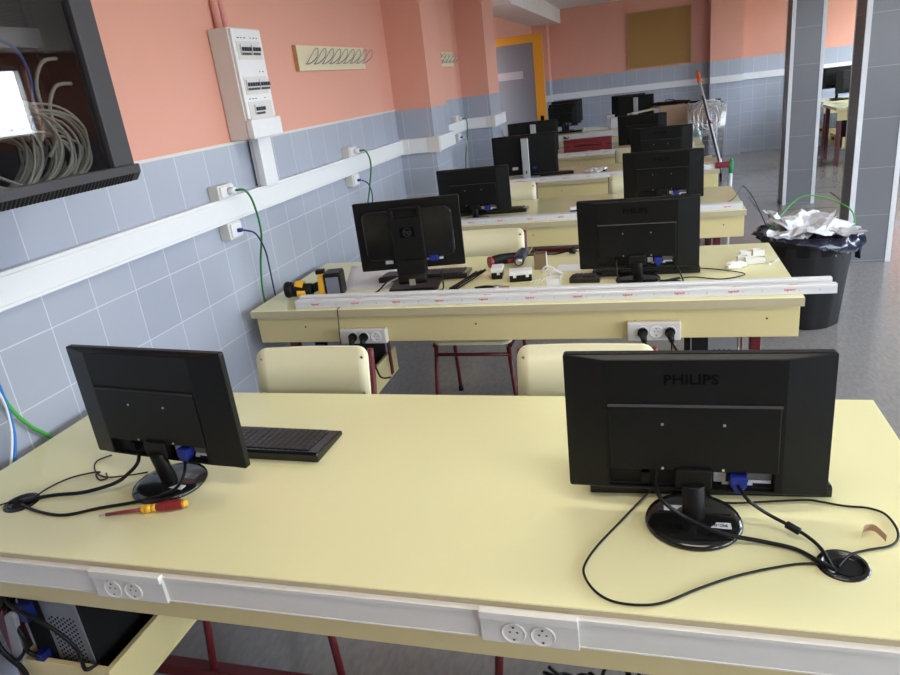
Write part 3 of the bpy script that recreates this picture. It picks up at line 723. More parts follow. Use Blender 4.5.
def slot_monitor(label, x, y, yaw, w=.49, h=.30, zc=.205, tilt=R(1), logo=None, base=(0, -.02), vga=True, sticker=None, group=MG):
    t = mon_root(label, x, y, yaw, group); fn = panel_fn(zc, tilt, 0)
    screen_parts(t, fn, w, h)
    W, H = w / 2, h / 2; D = .018
    # back shell: sloping sides around a plateau with an open bay for the ports
    mb = MB(); o = .002
    out = [(-W + o, -H + o), (W - o, -H + o), (W - o, H - o), (-W + o, H - o)]
    pu0, pu1, pv0, pv1 = -.68 * W, .66 * W, -.93 * H, .955 * H
    inn = [(pu0, pv0), (pu1, pv0), (pu1, pv1), (pu0, pv1)]
    b0, b1, c0, c1 = -.66 * W, .60 * W, -.90 * H, -.63 * H
    V = lambda p, d: mb.bm.verts.new(fn(p[0], p[1], d))
    vo = [V(p, 0) for p in out]; vi = [V(p, D) for p in inn]
    for k in range(4): mb.bm.faces.new((vo[k], vo[(k + 1) % 4], vi[(k + 1) % 4], vi[k]))
    hl = [V(p, D) for p in ((b0, c0), (b1, c0), (b1, c1), (b0, c1))]; hb = [V(p, .004) for p in ((b0, c0), (b1, c0), (b1, c1), (b0, c1))]
    for k in range(4):
        mb.bm.faces.new((vi[k], vi[(k + 1) % 4], hl[(k + 1) % 4], hl[k])); mb.bm.faces.new((hl[k], hl[(k + 1) % 4], hb[(k + 1) % 4], hb[k]))
    mb.bm.faces.new(hb)
    sh = mb.build('back_shell', M_BLACK, t, bevel=.014, seg=4)
    mb = MB(); fbox(mb, fn, pu0 + .008, pu1 - .008, c1 + .002, .315 * H, D - .001, D + .0045); mb.build('rear_cover', M_BLACK, t, bevel=.004, seg=4)
    mb = MB(); fbox(mb, fn, pu0 + .006, pu1 - .006, .338 * H, .370 * H, D - .004, D + .0008); mb.build('vent_slot', M_BLACKM, t)
    mb = MB(); mb.hexa([fn(pu0 + .006, .316 * H, D), fn(pu1 - .006, .316 * H, D), fn(pu1 - .006, .338 * H, D), fn(pu0 + .006, .338 * H, D), fn(pu0 + .006, .316 * H, D + .0062), fn(pu1 - .006, .316 * H, D + .0062), fn(pu1 - .006, .338 * H, D + .0006), fn(pu0 + .006, .338 * H, D + .0006)]); mb.build('cover_lip', M_LIP, t)  # lip coloured lighter than the shell as a painted highlight
    for su in (-.235, .225):
        for sv in (.07, -.58):
            mb = MB(); mb.cyl(fn(su * W, sv * H, D + .004), fn(su * W, sv * H, D + .006), .0029, n=10); mb.build('screw', M_STEEL, t)
    mb = MB()
    for k in range(3): fbox(mb, fn, .02 * W + .05 + k * .022, .02 * W + .062 + k * .022, c0 + .006, c0 + .012 + (k % 2) * .008, .004, .0055)
    fbox(mb, fn, .16 * W, .25 * W, c0 + .012, c1 - .008, .004, .006); fbox(mb, fn, .42 * W, .585 * W, c0 + .012, c1 - .022, .004, .006)
    mb.build('label_sticker', M_STICK, t)
    mb = MB(); fbox(mb, fn, .41 * W, .59 * W, c1 - .02, c1 - .005, .004, .0058); mb.build('rating_label', M_STICKG, t)
    mb = MB(); fbox(mb, fn, -.40 * W, -.34 * W, c0 + .01, c1 - .006, .004, .020); mb.build('power_inlet', M_BLACKM, t)
    if vga:
        mb = MB(); mb.prism([(.275 * W, c1 - .003), (.40 * W, c1 - .003), (.40 * W, c0 + .018), (.355 * W, c0 + .002), (.32 * W, c0 + .002), (.275 * W, c0 + .018)], fn, .004, .032); mb.build('vga_plug', M_BLUE, t, bevel=.002)
    if logo:
        mb = MB(); add_text(mb, logo, .0285, lambda a, b, c: fn(a * 1.10 - .006, b + .685 * H, .0176 + .0018 * (1 if c > 0 else 0)), bold=.0005)
        mb.build('brand_lettering', M_DARKLOGO, t)
    # neck and round base
    bx, by = base
    mb = MB(); n = 20; zt = zc - .62 * H
    lo = [mb.bm.verts.new((bx + .021 * math.cos(2 * PI * k / n), by + .019 * math.sin(2 * PI * k / n), .014)) for k in range(n)]
    hi = [mb.bm.verts.new((.022 * math.cos(2 * PI * k / n), -.032 + .016 * math.sin(2 * PI * k / n), zt - .022)) for k in range(n)]
    for k in range(n): mb.bm.faces.new((lo[k], lo[(k + 1) % n], hi[(k + 1) % n], hi[k])).smooth = True
    mb.bm.faces.new(lo[::-1]); mb.bm.faces.new(hi)
    mb.build('neck', M_BLACK, t, bevel=.002)
    mb = MB(); fbox(mb, lambda u, v, d: (u, -d, v), -.034, .034, zt - .034, zt + .008, .008, .034); mb.build('hinge', M_BLACK, t, bevel=.004)
    mb = MB(); mb.lathe([(0, 0), (.090, 0), (.0925, .004), (.090, .010), (.075, .0135), (.03, .016), (0, .016)], (bx, by, 0), n=40); bs = mb.build('base', M_BLACKG, t)
    if sticker:
        mb = MB(); mb.box(bx + .024, bx + .068, by - .034, by - .016, .0138, .0152); mb.build('base_label', M_STICK, bs)
        mb = MB(); add_text(mb, sticker, .0125, lambda a, b, c: (bx + .046 - a, by - .025 - b, .0154 + c)); mb.build('label_lettering', M_NAVY, bs)
        mb = MB(); mb.box(bx - .066, bx + .07, by + .012, by + .036, .0142, .0156); mb.build('clear_tape', M_FILM, bs)
        mb = MB(); mb.box(bx - .055, bx - .02, by + .015, by + .034, .0144, .0157); mb.build('paper_slip', M_STICK, bs)
    return t

def base_xy(x, y, yaw, px, py):
    p = at(px, py, z=.75) - Vector((x, y, .75)); c, s = math.cos(-yaw), math.sin(-yaw)
    return (p.x * c - p.y * s, p.x * s + p.y * c)
yw = R(-6.7)
slot_monitor('black monitor at the wall end of the near desk, above the screwdriver', -1.18, 1.262, yw, zc=.211, tilt=R(0), base=base_xy(-1.18, 1.262, yw, 171, 484), sticker=' ')
slot_monitor('large black monitor at the right of the near desk, taped label on its base', .077, 1.255, R(.1), zc=.197, tilt=R(-.5), logo='PHILIPS', base=base_xy(.077, 1.255, 0, 693, 522.5), sticker='PC-01')
slot_monitor('black monitor at the right of the second desk, partly over a keyboard', -.048, 2.912, R(-2.1), zc=.197, tilt=R(4), logo='PHILIPS')
slot_monitor('black monitor at the wall end of the third desk', -1.11, 4.445, R(2.9), w=.48, h=.302, zc=.189, tilt=R(4))
slot_monitor('black monitor at the right of the third desk, a white chair edge to its left', .085, 4.60, R(-6.8), zc=.178, tilt=R(4.5), logo='PHILIPS')
slot_monitor('black monitor at the right of the fourth desk', .105, 6.22, R(-3), w=.50, h=.30, zc=.186, tilt=R(5), logo='PHILIPS')
slot_monitor('black monitor at the right of the fifth desk', -.06, 7.86, R(-6), w=.505, h=.31, zc=.182, tilt=R(5))
slot_monitor('front one of three monitors huddled at the wall end of the farthest desk', -1.21, 10.72, R(-4), w=.43, h=.29, zc=.222, tilt=R(5))
slot_monitor('middle one of three monitors huddled at the wall end of the farthest desk', -1.19, 10.83, R(0), w=.47, h=.30, zc=.25, tilt=R(4), vga=False)
slot_monitor('rearmost of three monitors huddled at the wall end of the farthest desk', -1.17, 10.945, R(4), w=.46, h=.31, zc=.28, tilt=R(3), vga=False)

def column_monitor(label, x, y, yaw, w=.55, h=.335, zc=.25, tilt=R(5), ch=None):
    t = mon_root(label, x, y, yaw, MG); fn = panel_fn(zc, tilt, 0)
    screen_parts(t, fn, w, h, .02)
    mb = MB(); fbox(mb, fn, -w / 2 + .012, w / 2 - .012, -h / 2 + .012, h / 2 - .012, 0, .012); mb.build('back_shell', M_BLACK, t, bevel=.008)
    top = zc + h / 2 - .025 if ch is None else ch
    mb = MB(); mb.box(-.032, .032, -.09, -.055, .012, top); mb.box(-.03, .03, -.056, -.005, zc - .05, zc + .05); c = mb.build('stand_column', M_SILVER, t, bevel=.006)
    mb = MB(); mb.box(-.006, .006, -.0915, -.0895, .06, .085); mb.build('cable_hole', M_BLACKM, c)
    mb = MB(); mb.box(-.12, .12, -.13, .10, 0, .012); mb.build('base', M_SILVER, t, bevel=.004)
    mb = MB(); fbox(mb, fn, .06, .09, -h / 2 + .05, -h / 2 + .066, .012, .035); mb.build('vga_plug', M_BLUE, t)
    mb = MB(); fbox(mb, fn, -.12, -.07, -h / 2 + .05, -h / 2 + .075, .012, .013); mb.build('label_sticker', M_STICK, t)
    return t
column_monitor('wide black monitor on a silver column stand on the fourth desk', -1.035, 6.12, R(9.6), w=.565, h=.343, zc=.212, tilt=R(6))
column_monitor('wide black monitor on a silver column stand on the fifth desk', -1.225, 7.86, R(9.7), w=.55, h=.334, zc=.208, tilt=R(5.5))
column_monitor('black monitor on a silver column stand on the farthest desk', -.165, 10.72, R(0), w=.50, h=.31, zc=.255, tilt=R(5))
slot_monitor('black monitor half hidden behind the silver-column one on the farthest desk', -.27, 10.87, R(0), w=.48, h=.31, zc=.27, tilt=R(3), vga=False)

# left monitor of the second desk: wide carrying stand
def arm_monitor(label, x, y, yaw, w=.47, h=.305, zc=.285, tilt=R(1)):
    t = mon_root(label, x, y, yaw, MG); fn = panel_fn(zc, tilt, 0)
    screen_parts(t, fn, w, h, .018)
    mb = MB(); mb.prism(rrect(w - .07, h - .085, .035, cy=.005), fn, 0, .022); mb.build('back_shell', M_BLACKG, t, bevel=.012, seg=4)
    a = MB(); fbox(a, fn, -.072, .072, -h / 2 - .01, h / 2 - .075, .020, .036); fbox(a, fn, -.072, -.055, h / 2 - .075, h / 2 - .03, .020, .036); fbox(a, fn, .055, .072, h / 2 - .075, h / 2 - .03, .020, .036); fbox(a, fn, -.072, .072, h / 2 - .04, h / 2 - .026, .020, .036)
    arm = a.build('stand_arm', M_BLACK, t, bevel=.004)
    mb = MB(); fbox(mb, fn, -.055, .055, h / 2 - .072, h / 2 - .042, .0215, .0225); mb.build('handle_slot', M_BLACKM, arm)
    mb = MB(); n = 24
    fbox(mb, fn, -.034, .034, -.005, .040, .036, .0364)
    for k in range(n):
        a0, a1 = 2 * PI * k / n, 2 * PI * (k + 1) / n; q = []
        for r_, a_ in ((.020, a0), (.020, a1), (.0175, a1), (.0175, a0)): q.append(mb.bm.verts.new(fn(r_ * math.cos(a_), .0175 + r_ * math.sin(a_), .0372)))
        mb.bm.faces.new(q).material_index = 1
    add_text(mb, 'hp', .032, lambda p, q_, c: fn(p, q_ + .019, .0368 + (.0008 if c > 0 else 0)), mi=1)
    mb.build('brand_badge', [M_DARKLOGO, M_LIP], arm)
    mb = MB(); fbox(mb, lambda u, v, d: (u, -d, v), -.066, .066, .05, .14, .018, .05); mb.cyl((-.066, -.04, .055), (.066, -.04, .055), .026, n=20); mb.build('hinge', M_BLACK, t, bevel=.004)
    mb = MB(); mb.prism(rrect(.23, .20, .02), lambda u, v, d: (u, v + .02, d), 0, .016); bs = mb.build('base', M_BLACK, t, bevel=.004)
    mb = MB(); mb.box(-.014, .014, -.0675, -.064, .028, .058); mb.build('latch', M_STEEL, t)
    mb = MB(); fbox(mb, fn, .085, .125, -h / 2 + .035, -h / 2 + .06, .0, .032); mb.build('vga_plug', M_BLUE, t, bevel=.002)
    mb = MB(); fbox(mb, fn, -.125, -.09, -h / 2 + .03, -h / 2 + .055, .0, .008); fbox(mb, fn, .066, .082, -h / 2 + .035, -h / 2 + .06, 0, .008); fbox(mb, fn, .128, .145, -h / 2 + .035, -h / 2 + .06, 0, .008); mb.build('port_label', M_STICK, t)
    return t
arm_monitor('black monitor with a broad carrying stand on the second desk, beside the yellow power tool', -1.052, 2.915, R(8.3), w=.487, h=.318, zc=.250)

# --------------------------------------------------------------- keyboards
def keyboard(label, x, y, yaw, w=.44, d=.13):
    t = thing('keyboard', label, 'keyboard', (x, y, .75), yaw, 'black keyboards on the desks')
    mb = MB(); mb.prism([(-d / 2, 0), (d / 2, 0), (d / 2, .012), (d / 2 - .01, .016), (-d / 2 + .008, .026), (-d / 2, .022)], lambda u, v, dd: (dd, u, v), -w / 2, w / 2); mb.build('keyboard_case', M_BLACKG, t, bevel=.003)
    rows = 6
    mb = MB(); cnt = 0
    for r in range(rows):
        y0 = -d / 2 + .016 + r * (d - .03) / rows; zz = .0255 - (y0 + d / 2) / d * .0095
        kw = .0192; n = int((w - .03) / kw)
        k = 0
        while k < n:
            span = 6 if (r == rows - 1 and k == 5) else 1
            x0 = -w / 2 + .015 + k * kw
            mb.box(x0 + .001, x0 + kw * span - .002, y0 + .0012, y0 + (d - .03) / rows - .0015, zz - .006, zz + .0035)
            k += span
    tag(mb.build('keys', M_KEY, t, bevel=.0008), kind='stuff')
    return t
k1 = at(341, 428, z=.77); k2 = at(318, 458, z=.765)
kc = (k1 + k2) / 2; keyboard('black keyboard at the wall end of the near desk, right of the left monitor', kc.x - .225, kc.y + .006, R(-1.5), .45, (k1 - k2).length)
keyboard('black keyboard under the large right monitor of the near desk', .105, 1.384, R(3), .48, .15)
keyboard('black keyboard behind the broad-stand monitor of the second desk', -1.055, 3.085, R(4), .44, .15)
keyboard('black keyboard behind the right monitor of the second desk', -.02, 3.04, R(1), .45, .14)
keyboard('small black keyboard stub left of the right monitor stand on the second desk', -.27, 2.93, R(-2), .13, .10)
keyboard('black keyboard behind the wall-end monitor of the third desk', -1.03, 4.66, R(3), .46, .15)
keyboard('black keyboard at the silver-column monitor of the fourth desk', -.86, 6.30, R(3), .44, .13)
keyboard('black keyboard at the huddled monitors of the farthest desk', -1.12, 10.55, R(2), .40, .13)

# ------------------------------------------- cables on the near desk
def dz(*pts, z=.754): return [at(p[0], p[1], z=(p[2] if len(p) > 2 else z)) for p in pts]
cable([at(656, 470, y=1.232), at(655, 482, y=1.20), at(662, 500, z=.835)] + dz((685, 517, .80), (720, 533, .775), (760, 541, .760), (795, 549, .757), (818, 561, .757), (836, 570, .756)), .0042, M_RUBBER, 'black power cable from the large right monitor to the desk grommet', 'monitor_cable')
t = thing('monitor_cable', 'black video cable with a ferrite lump, from the large right monitor to the grommet', 'cable', at(792, 527, z=.76)); o_ = Vector(t.location)
ptsv = [at(738, 486, y=1.222), at(748, 500, y=1.19), at(766, 513, z=.79), at(790, 526, z=.772), at(808, 537, z=.764), at(822, 550, z=.760), at(833, 569, z=.756)]
MB().tube([p - o_ for p in ptsv], .0035, sub=7).build('cable_run', M_RUBBER, t)
MB().cyl(at(786, 524, z=.775) - o_, at(800, 532, z=.769) - o_, .0075, n=12).build('ferrite_core', M_RUBBER, t, bevel=.002)
cable(dz((652, 489), (640, 501), (620, 522), (598, 545), (586, 562), (584, 574), (594, 590), (612, 601), (640, 605), (665, 602), (700, 588), (740, 575), (790, 565), (818, 564), (833, 570)), .0023, M_RUBBER, 'thin black cable looping widely over the near desk in front of the right monitor base', 'thin_cable')
cable(dz((700, 488), (716, 500), (730, 503), (760, 502), (805, 500), (822, 502), (845, 506), (868, 508), (885, 514), (896, 527), (898, 538), (890, 546), (868, 550), (850, 555), (838, 567)), .0023, M_RUBBER, 'thin black cable bowing to the right edge of the near desk before the grommet', 'thin_cable')
tg = thing('cable_tag', 'small transparent tag wrapped on the thin cable right of the grommet', 'cable tag', at(884, 542, z=.7515))
pp = [Vector(p) - Vector(tg.location) for p in dz((862, 537), (864, 531), (873, 530), (880, 535), (886, 541), z=.754)]
mb = MB(); q = catmull(pp, 4)
for a, b in zip(q, q[1:]): mb.hexa([a + Vector((0, 0, -.0018)), b + Vector((0, 0, -.0018)), b + Vector((0, .0012, -.0018)), a + Vector((0, .0012, -.0018)), a + Vector((0, 0, .012)), b + Vector((0, 0, .012)), b + Vector((0, .0012, .012)), a + Vector((0, .0012, .012))])
mb.build('tag_film', M_CARD, tg)
cable([at(139, 452, y=1.25), at(138, 462, y=1.22)] + dz((130, 472, .80), (115, 483, .775), (85, 492, .760), (55, 495, .757), (38, 498, .757), (24, 502, .756)), .0048, M_RUBBER, 'thick black power cable from the left monitor to the grommet at the wall end', 'monitor_cable')
cable([at(185, 462, y=1.222), at(184, 474, y=1.19)] + dz((178, 486, .79), (165, 494, .768), (140, 501, .758), (100, 508), (65, 515), (40, 512), (22, 505)), .0040, M_RUBBER, 'black video cable sweeping in front of the left monitor base to the grommet', 'monitor_cable')
cable(dz((148, 472), (130, 475), (105, 477), (95, 470), (97, 461), (112, 455)), .0020, M_RUBBER, 'thin black cable curling behind the left monitor of the near desk', 'thin_cable')
cable(dz((106, 473), (107, 478), (100, 480), (96, 475), (100, 472), (90, 473), (70, 478), (50, 487), (36, 496), (26, 502)), .0020, M_RUBBER, 'thin black cable with a small loop beside the wall-end grommet', 'thin_cable')
cable(dz((-10, 509), (0, 505), (10, 502), (20, 500)), .0020, M_RUBBER, 'thin black cable leaving the wall-end grommet to the left', 'thin_cable')

# screwdriver
sa, sb = at(99, 515.5, z=.757), at(187, 503, z=.765)
dirv = (sb - sa); L_ = dirv.length; dirv.normalize()
t = thing('screwdriver', 'red and yellow insulated screwdriver lying before the left monitor', 'screwdriver', sa)
def sd(a, b, r0, r1, n=14): return MB().cyl(dirv * a * L_, dirv * b * L_, r0, r1, n)
sd(0, .10, .002, .003).build('blade_tip', M_STEEL, t); sd(.08, .50, .0042, .0042).build('insulated_shaft', M_RED, t)
mb = sd(.48, .53, .0065, .0115); mb.cyl(dirv * .53 * L_, dirv * .60 * L_, .0115, .0085); mb.cyl(dirv * .60 * L_, dirv * .655 * L_, .0085, .0095); mb.build('collar', M_YEL, t)
mb = sd(.655, .78, .0095, .0125); mb.cyl(dirv * .78 * L_, dirv * .955 * L_, .0125, .0115); mb.build('handle', M_RED, t, bevel=.002)
mb = sd(.955, 1.0, .0105, .006); mb.build('end_cap', M_YEL, t)

# ----------------------------------------------- white trunking lengths on the desks
def length(label, a, b, w=.055, h=.037, text=True, marks=True, z=.7505):
    a, b = Vector((*a, 0)), Vector((*b, 0)); L_ = (b - a).length; ang = math.atan2((b - a).y, (b - a).x)
    t = thing('trunking_length', label, 'cable trunking', (a.x, a.y, z), ang, 'white trunking lengths laid on the desks')
    # U channel, open side down
    mb = MB(); mb.prism([(0, 0), (.002, 0), (.002, h - .002), (w - .002, h - .002), (w - .002, 0), (w, 0), (w, h - .003), (w - .003, h), (.003, h), (0, h - .003)], lambda u, v, d: (d, u, v), 0, L_)
    mb.box(0, L_, -.0015, 0.0002, .004, .006); mb.box(0, L_, -.0015, .0002, h - .010, h - .008)
    mb.build('channel', M_WHITE, t)
    if text:
        mb = MB(); k = .10
        while k < L_ - .05:
            add_text(mb, 'legrand', .0125, lambda p, q, c: (k + p, -.0018 - .0002 * (c > 0), h * .5 + .001 + q + .0005), bold=.0002)
            add_text(mb, 'legrand', .011, lambda p, q, c: (k + .012 + p, .012 + q, h + .0003 + .0002 * (c > 0)), bold=.0001)
            add_text(mb, 'c', .010, lambda p, q, c: (k + .034 + p, -.0018 - .0002 * (c > 0), h * .5 + q))
            add_text(mb, 'o', .012, lambda p, q, c: (k + .10 + p, -.0018 - .0002 * (c > 0), h * .5 + q))
            k += .193
        mb.build('red_print', M_PRINT, t)
    return t
length('front long white trunking length with red print, across the second desk', (-1.536, 2.634), (.652, 2.646), w=.032, h=.035)
length('rear long white trunking length, behind the printed one on the second desk', (-1.54, 2.690), (.648, 2.708), w=.03, h=.040, text=False)
length('printed white trunking length along the front of the third desk', (-1.40, 4.262), (.522, 4.262), w=.06, h=.034)
length('printed white trunking length along the front of the fourth desk', (-1.55, 5.90), (.52, 5.90), w=.06, h=.036)
length('printed white trunking length along the front of the fifth desk', (-1.88, 7.53), (.45, 7.53), w=.06, h=.036)

# ------------------------------------------------ yellow power tool (lying)
pa, pb = at(286, 290, z=.795), at(340, 285, z=.795)
t = thing('cordless_tool', 'yellow and black cordless tool lying at the wall end of the second desk', 'power tool', (pa.x, pa.y, .75), math.atan2((pb - pa).y, (pb - pa).x))
Lt = (pb - pa).length
mb = MB(); mb.cyl((0, 0, .045), (.012, 0, .045), .036, .040, n=20); mb.cyl((.012, 0, .045), (.035, 0, .045), .040, .034, n=20); mb.build('head_ring', M_BLACK, t, bevel=.002)
mb = MB(); mb.cyl((-.003, 0, .045), (.001, 0, .045), .027, .027, n=20); mb.build('nose_plate', M_CARD, t)
mb = MB(); mb.cyl((.035, 0, .042), (.13, 0, .036), .033, .030, n=18); mb.build('tool_body', M_BLACK, t, bevel=.003)
mb = MB(); mb.cyl((.05, .006, .052), (.09, .004, .050), .031, .031, n=18); mb.cyl((.06, -.012, .028), (.10, -.012, .026), .026, .024, n=14); mb.build('yellow_shell', M_YEL, t, bevel=.002)
mb = MB(); mb.cyl((.12, 0, .038), (.18, .006, .055), .021, .022, n=14); mb.build('grip', M_BLACK, t)
mb = MB(); mb.hexa([(.165, -.045, .002), (.20, -.045, .002), (.20, .05, .002), (.165, .045, .002), (.172, -.038, .105), (.20, -.04, .108), (.20, .045, .108), (.172, .04, .105)]); mb.build('foot_housing', M_YEL, t, bevel=.006)
mb = MB(); mb.box(.20, .282, -.05, .052, .001, .116); mb.build('battery_pack', M_BLACK, t, bevel=.010)
mb = MB(); mb.box(.212, .272, -.0508, -.0496, .018, .098); mb.build('battery_label', mat('battery_grey', (.16, .17, .22), .4), t)
mb = MB(); mb.box(.155, .195, .0, .035, .104, .125); mb.build('belt_clip', M_BLACK, t, bevel=.004)
# paper sheet beside it
c4 = [at(p[0], p[1], z=.7505) for p in ((344, 291), (394, 288), (399, 268), (352, 266))]
t = thing('paper_sheet', 'white paper sheet under the broad-stand monitor on the second desk', 'paper', sum(c4, Vector()) / 4)
mb = MB(); n = 6
def bil(a, b): return (c4[0] * (1 - a) + c4[1] * a) * (1 - b) + (c4[3] * (1 - a) + c4[2] * a) * b
gr = [[mb.bm.verts.new(bil(i / n, j / n) - Vector(t.location) + Vector((0, 0, .0008 + .004 * max(0, math.sin(i * 1.1) * math.sin(j * .9))))) for j in range(n + 1)] for i in range(n + 1)]
for i in range(n):
    for j in range(n): mb.bm.faces.new((gr[i][j], gr[i + 1][j], gr[i + 1][j + 1], gr[i][j + 1])).smooth = True
o = mb.build('sheet', M_PAPER, t); sol = o.modifiers.new('thick', 'SOLIDIFY'); sol.thickness = .0004

# cable ties bundle, pliers, cordless driver, switch modules, box, clips
ba, bb = at(455, 290, z=.757), at(483, 281, z=.765)
t = thing('cable_tie_bundle', 'bundle of black cable ties beside the broad-stand monitor', 'cable ties', (ba.x, ba.y, .75)); rnd = random.Random(5)
ba = at(452, 289, z=.757); bb = at(476, 277, z=.757); t.location = (ba.x, ba.y, .75); ax = (bb - ba); ax.z = 0; side = Vector((-ax.y, ax.x, 0)).normalized()
for k in range(9):
    s0, s1 = rnd.uniform(-.018, .018), rnd.uniform(-.024, .024)
    mb = MB(); zz = .003 + .0025 * (k % 4)
    p0 = side * s0 + ax * rnd.uniform(-.05, .05); p1 = ax * rnd.uniform(1.0, 1.35) + side * s1
    mb.tube([p0 + Vector((0, 0, zz)), (p0 + p1) / 2 + Vector((0, 0, zz + .008)), p1 + Vector((0, 0, zz + .018))], .0032, n=5, sub=4); mb.box(p0.x - .004, p0.x + .004, p0.y - .003, p0.y + .003, zz - .003, zz + .003)
    mb.build('cable_tie', M_RUBBER, t)
p = at(490, 289, z=.76)
t = thing('pliers', 'small black pliers behind the trunking, right of the cable ties', 'pliers', (p.x, p.y, .75), R(6)); t.scale = (1.4, 1.4, 1.3)
mb = MB(); mb.tube([(-.05, -.008, .008), (-.015, -.014, .010), (.02, 0, .010), (.032, .003, .009)], .006, n=8); mb.build('handle', M_RUBBER, t)
mb = MB(); mb.tube([(-.05, .014, .008), (-.015, .018, .010), (.02, .004, .010), (.034, .0, .009)], .006, n=8); mb.build('handle', M_RUBBER, t)
mb = MB(); mb.cyl((.022, .002, .004), (.022, .002, .018), .011, n=14); mb.hexa([(.028, -.007, .006), (.062, -.003, .006), (.062, .005, .006), (.028, .010, .006), (.028, -.007, .015), (.062, -.003, .013), (.062, .005, .013), (.028, .010, .015)]); mb.build('jaws', M_STEEL, t)

p = at(492, 268, z=.75); q = at(527, 262, z=.75); ang = math.atan2((q - p).y, (q - p).x)
t = thing('cordless_driver', 'black and red cordless driver lying behind the switch modules', 'power tool', (p.x, p.y, .75), ang)
L_ = (q - p).length
mb = MB(); mb.tube([(0, 0, .03), (.05, .01, .034), (.10, .005, .033), (.135, -.005, .032)], .026, n=14); mb.build('grip', M_BLACK, t)
mb = MB(); mb.cyl((-.014, -.002, .03), (.006, 0, .03), .0285, .028, n=16); mb.build('red_trim', M_RED, t, bevel=.003); mb = MB(); mb.box(.075, .115, -.028, -.015, .018, .036); mb.build('trigger', M_RED, t, bevel=.003)
mb = MB(); mb.tube([(.185, .055, .036), (.16, .02, .036), (.135, -.03, .034), (.12, -.065, .032)], .027, n=16); mb.build('motor_housing', mat('navy_tool', (.016, .022, .045), .35), t)
mb = MB(); mb.cyl((.12, -.065, .032), (.108, -.095, .030), .022, .011, n=14); mb.build('chuck', M_STEEL, t)
def module(label, px, py, w, d, h, rz, bites):
    p = at(px, py, z=.75); t = thing('switch_module', label, 'switch module', (p.x, p.y, .75), rz, 'black and white switch modules on the second desk')
    mb = MB(); mb.box(-w / 2, w / 2, -d / 2, d / 2, 0, h * .62); mb.build('module_body', M_BLACK, t, bevel=.004)
    mb = MB(); mb.box(-w / 2 - .002, w / 2 + .002, -d / 2 - .002, d / 2 + .002, h * .62, h); mb.build('white_plate', M_WHITE, t, bevel=.003)
    mb = MB()
    for k in bites: mb.box(k - .007, k + .007, -d / 2 - .004, -d / 2 - .0, h * .42, h * .64)
    mb.build('clip', M_WHITE, t)
module('narrow black switch module with a white top, nearer the cable ties', 498, 277, .05, .085, .052, R(6), (.008,))
module('wide black switch module with a white top, in front of the cordless driver', 521, 280, .10, .06, .05, R(10), (-.027, .03))
p = at(541, 268, z=.75)
t = thing('cardboard_box', 'little open brown cardboard box behind the switch modules', 'box', (p.x, p.y, .75), R(5))
mb = MB(); w = .028
for b_ in ((-w, w, -w, -w + .002), (-w, w, w - .002, w), (-w, -w + .002, -w, w), (w - .002, w, -w, w)): mb.box(*b_, .0, .075)
mb.box(-w, w, -w, w, 0, .002); mb.build('box_walls', M_BROWNCARD, t)
mb = MB(); mb.box(w, w + .002, -w, w, .0, .072); mb.build('white_side', M_PAPER, t)
p0, p1 = at(531, 284, z=.752), at(560, 279, z=.752)
for k in range(9):
    q = p0.lerp(p1, k / 8) + Vector((0, .02, 0))
    t = thing('wall_plug', None, None, (q.x, q.y, .7505), R(78 + 3 * (k % 3)))
    tag(t, 'white wall plugs lined up behind the printed trunking on the second desk', 'wall plug', 'row of white wall plugs')
    mb = MB(); mb.cyl((-.02, 0, .004), (.02, 0, .004), .0022, .0036, n=8); mb.cyl((.02, 0, .004), (.023, 0, .004), .0048, n=8); mb.build('plug_sleeve', M_CLEAR, t)
for k, (px, py, lab) in enumerate(((549, 272, 'white plastic clip, rear one of the pair beside the little cardboard box'), (556, 276, 'white plastic clip, front one of the pair beside the little cardboard box'))):
    p = at(px, py, z=.75); t = thing('plastic_clip', lab, 'plastic clip', (p.x, p.y, .7505), R(8))
    mb = MB(); mb.box(-.03, .03, -.014, .014, 0, .005); mb.tube([(-.03, 0, .006), (-.02, 0, .022), (.0, 0, .026), (.03, 0, .008)], .005, n=8); mb.build('clip_body', M_WHITE, t)
p = at(554, 290, z=.75)
t = thing('junction_box', 'small open white plastic box behind the printed trunking, left of the right monitor', 'plastic box', (p.x, p.y, .75), R(3))
mb = MB(); mb.box(-.03, .03, -.02, .02, 0, .003); mb.box(-.03, .03, -.02, -.017, 0, .055); mb.box(-.03, .03, .017, .02, 0, .055); mb.box(-.03, -.027, -.02, .02, 0, .055); mb.box(.027, .03, -.02, .02, 0, .055); mb.build('box_shell', M_CLEAR, t)
p = at(570, 268, z=.75)
t = thing('paper_sheet', 'small white paper left of the right monitor on the second desk', 'paper', (p.x, p.y, .7502), R(-3))
mb = MB(); mb.hexa([(-.06, -.05, 0), (.06, -.05, 0), (.06, .05, 0), (-.06, .05, 0), (-.06, -.05, .0008), (.06, -.05, .0008), (.06, .05, .004), (-.06, .05, .004)]); mb.build('sheet', M_PAPER, t)
p = at(573, 254, z=.75)
t = thing('power_plug', 'black plug lying near the rear edge of the second desk, left of the right monitor', 'power plug', (p.x, p.y, .7505), R(10))
mb = MB(); mb.cyl((-.02, 0, .019), (.012, 0, .019), .013, .019, n=16); mb.build('plug_body', M_RUBBER, t)
mb = MB(); mb.tube([(-.02, 0, .019), (-.08, .01, .006), (-.16, .035, .004), (-.24, .04, .004)], .004); mb.build('plug_cord', M_RUBBER, t)
mb = MB(); mb.cyl((.012, -.009, .019), (.03, -.009, .019), .0023, n=8); mb.cyl((.012, .009, .019), (.03, .009, .019), .0023, n=8); mb.build('pin', M_STEEL, t)

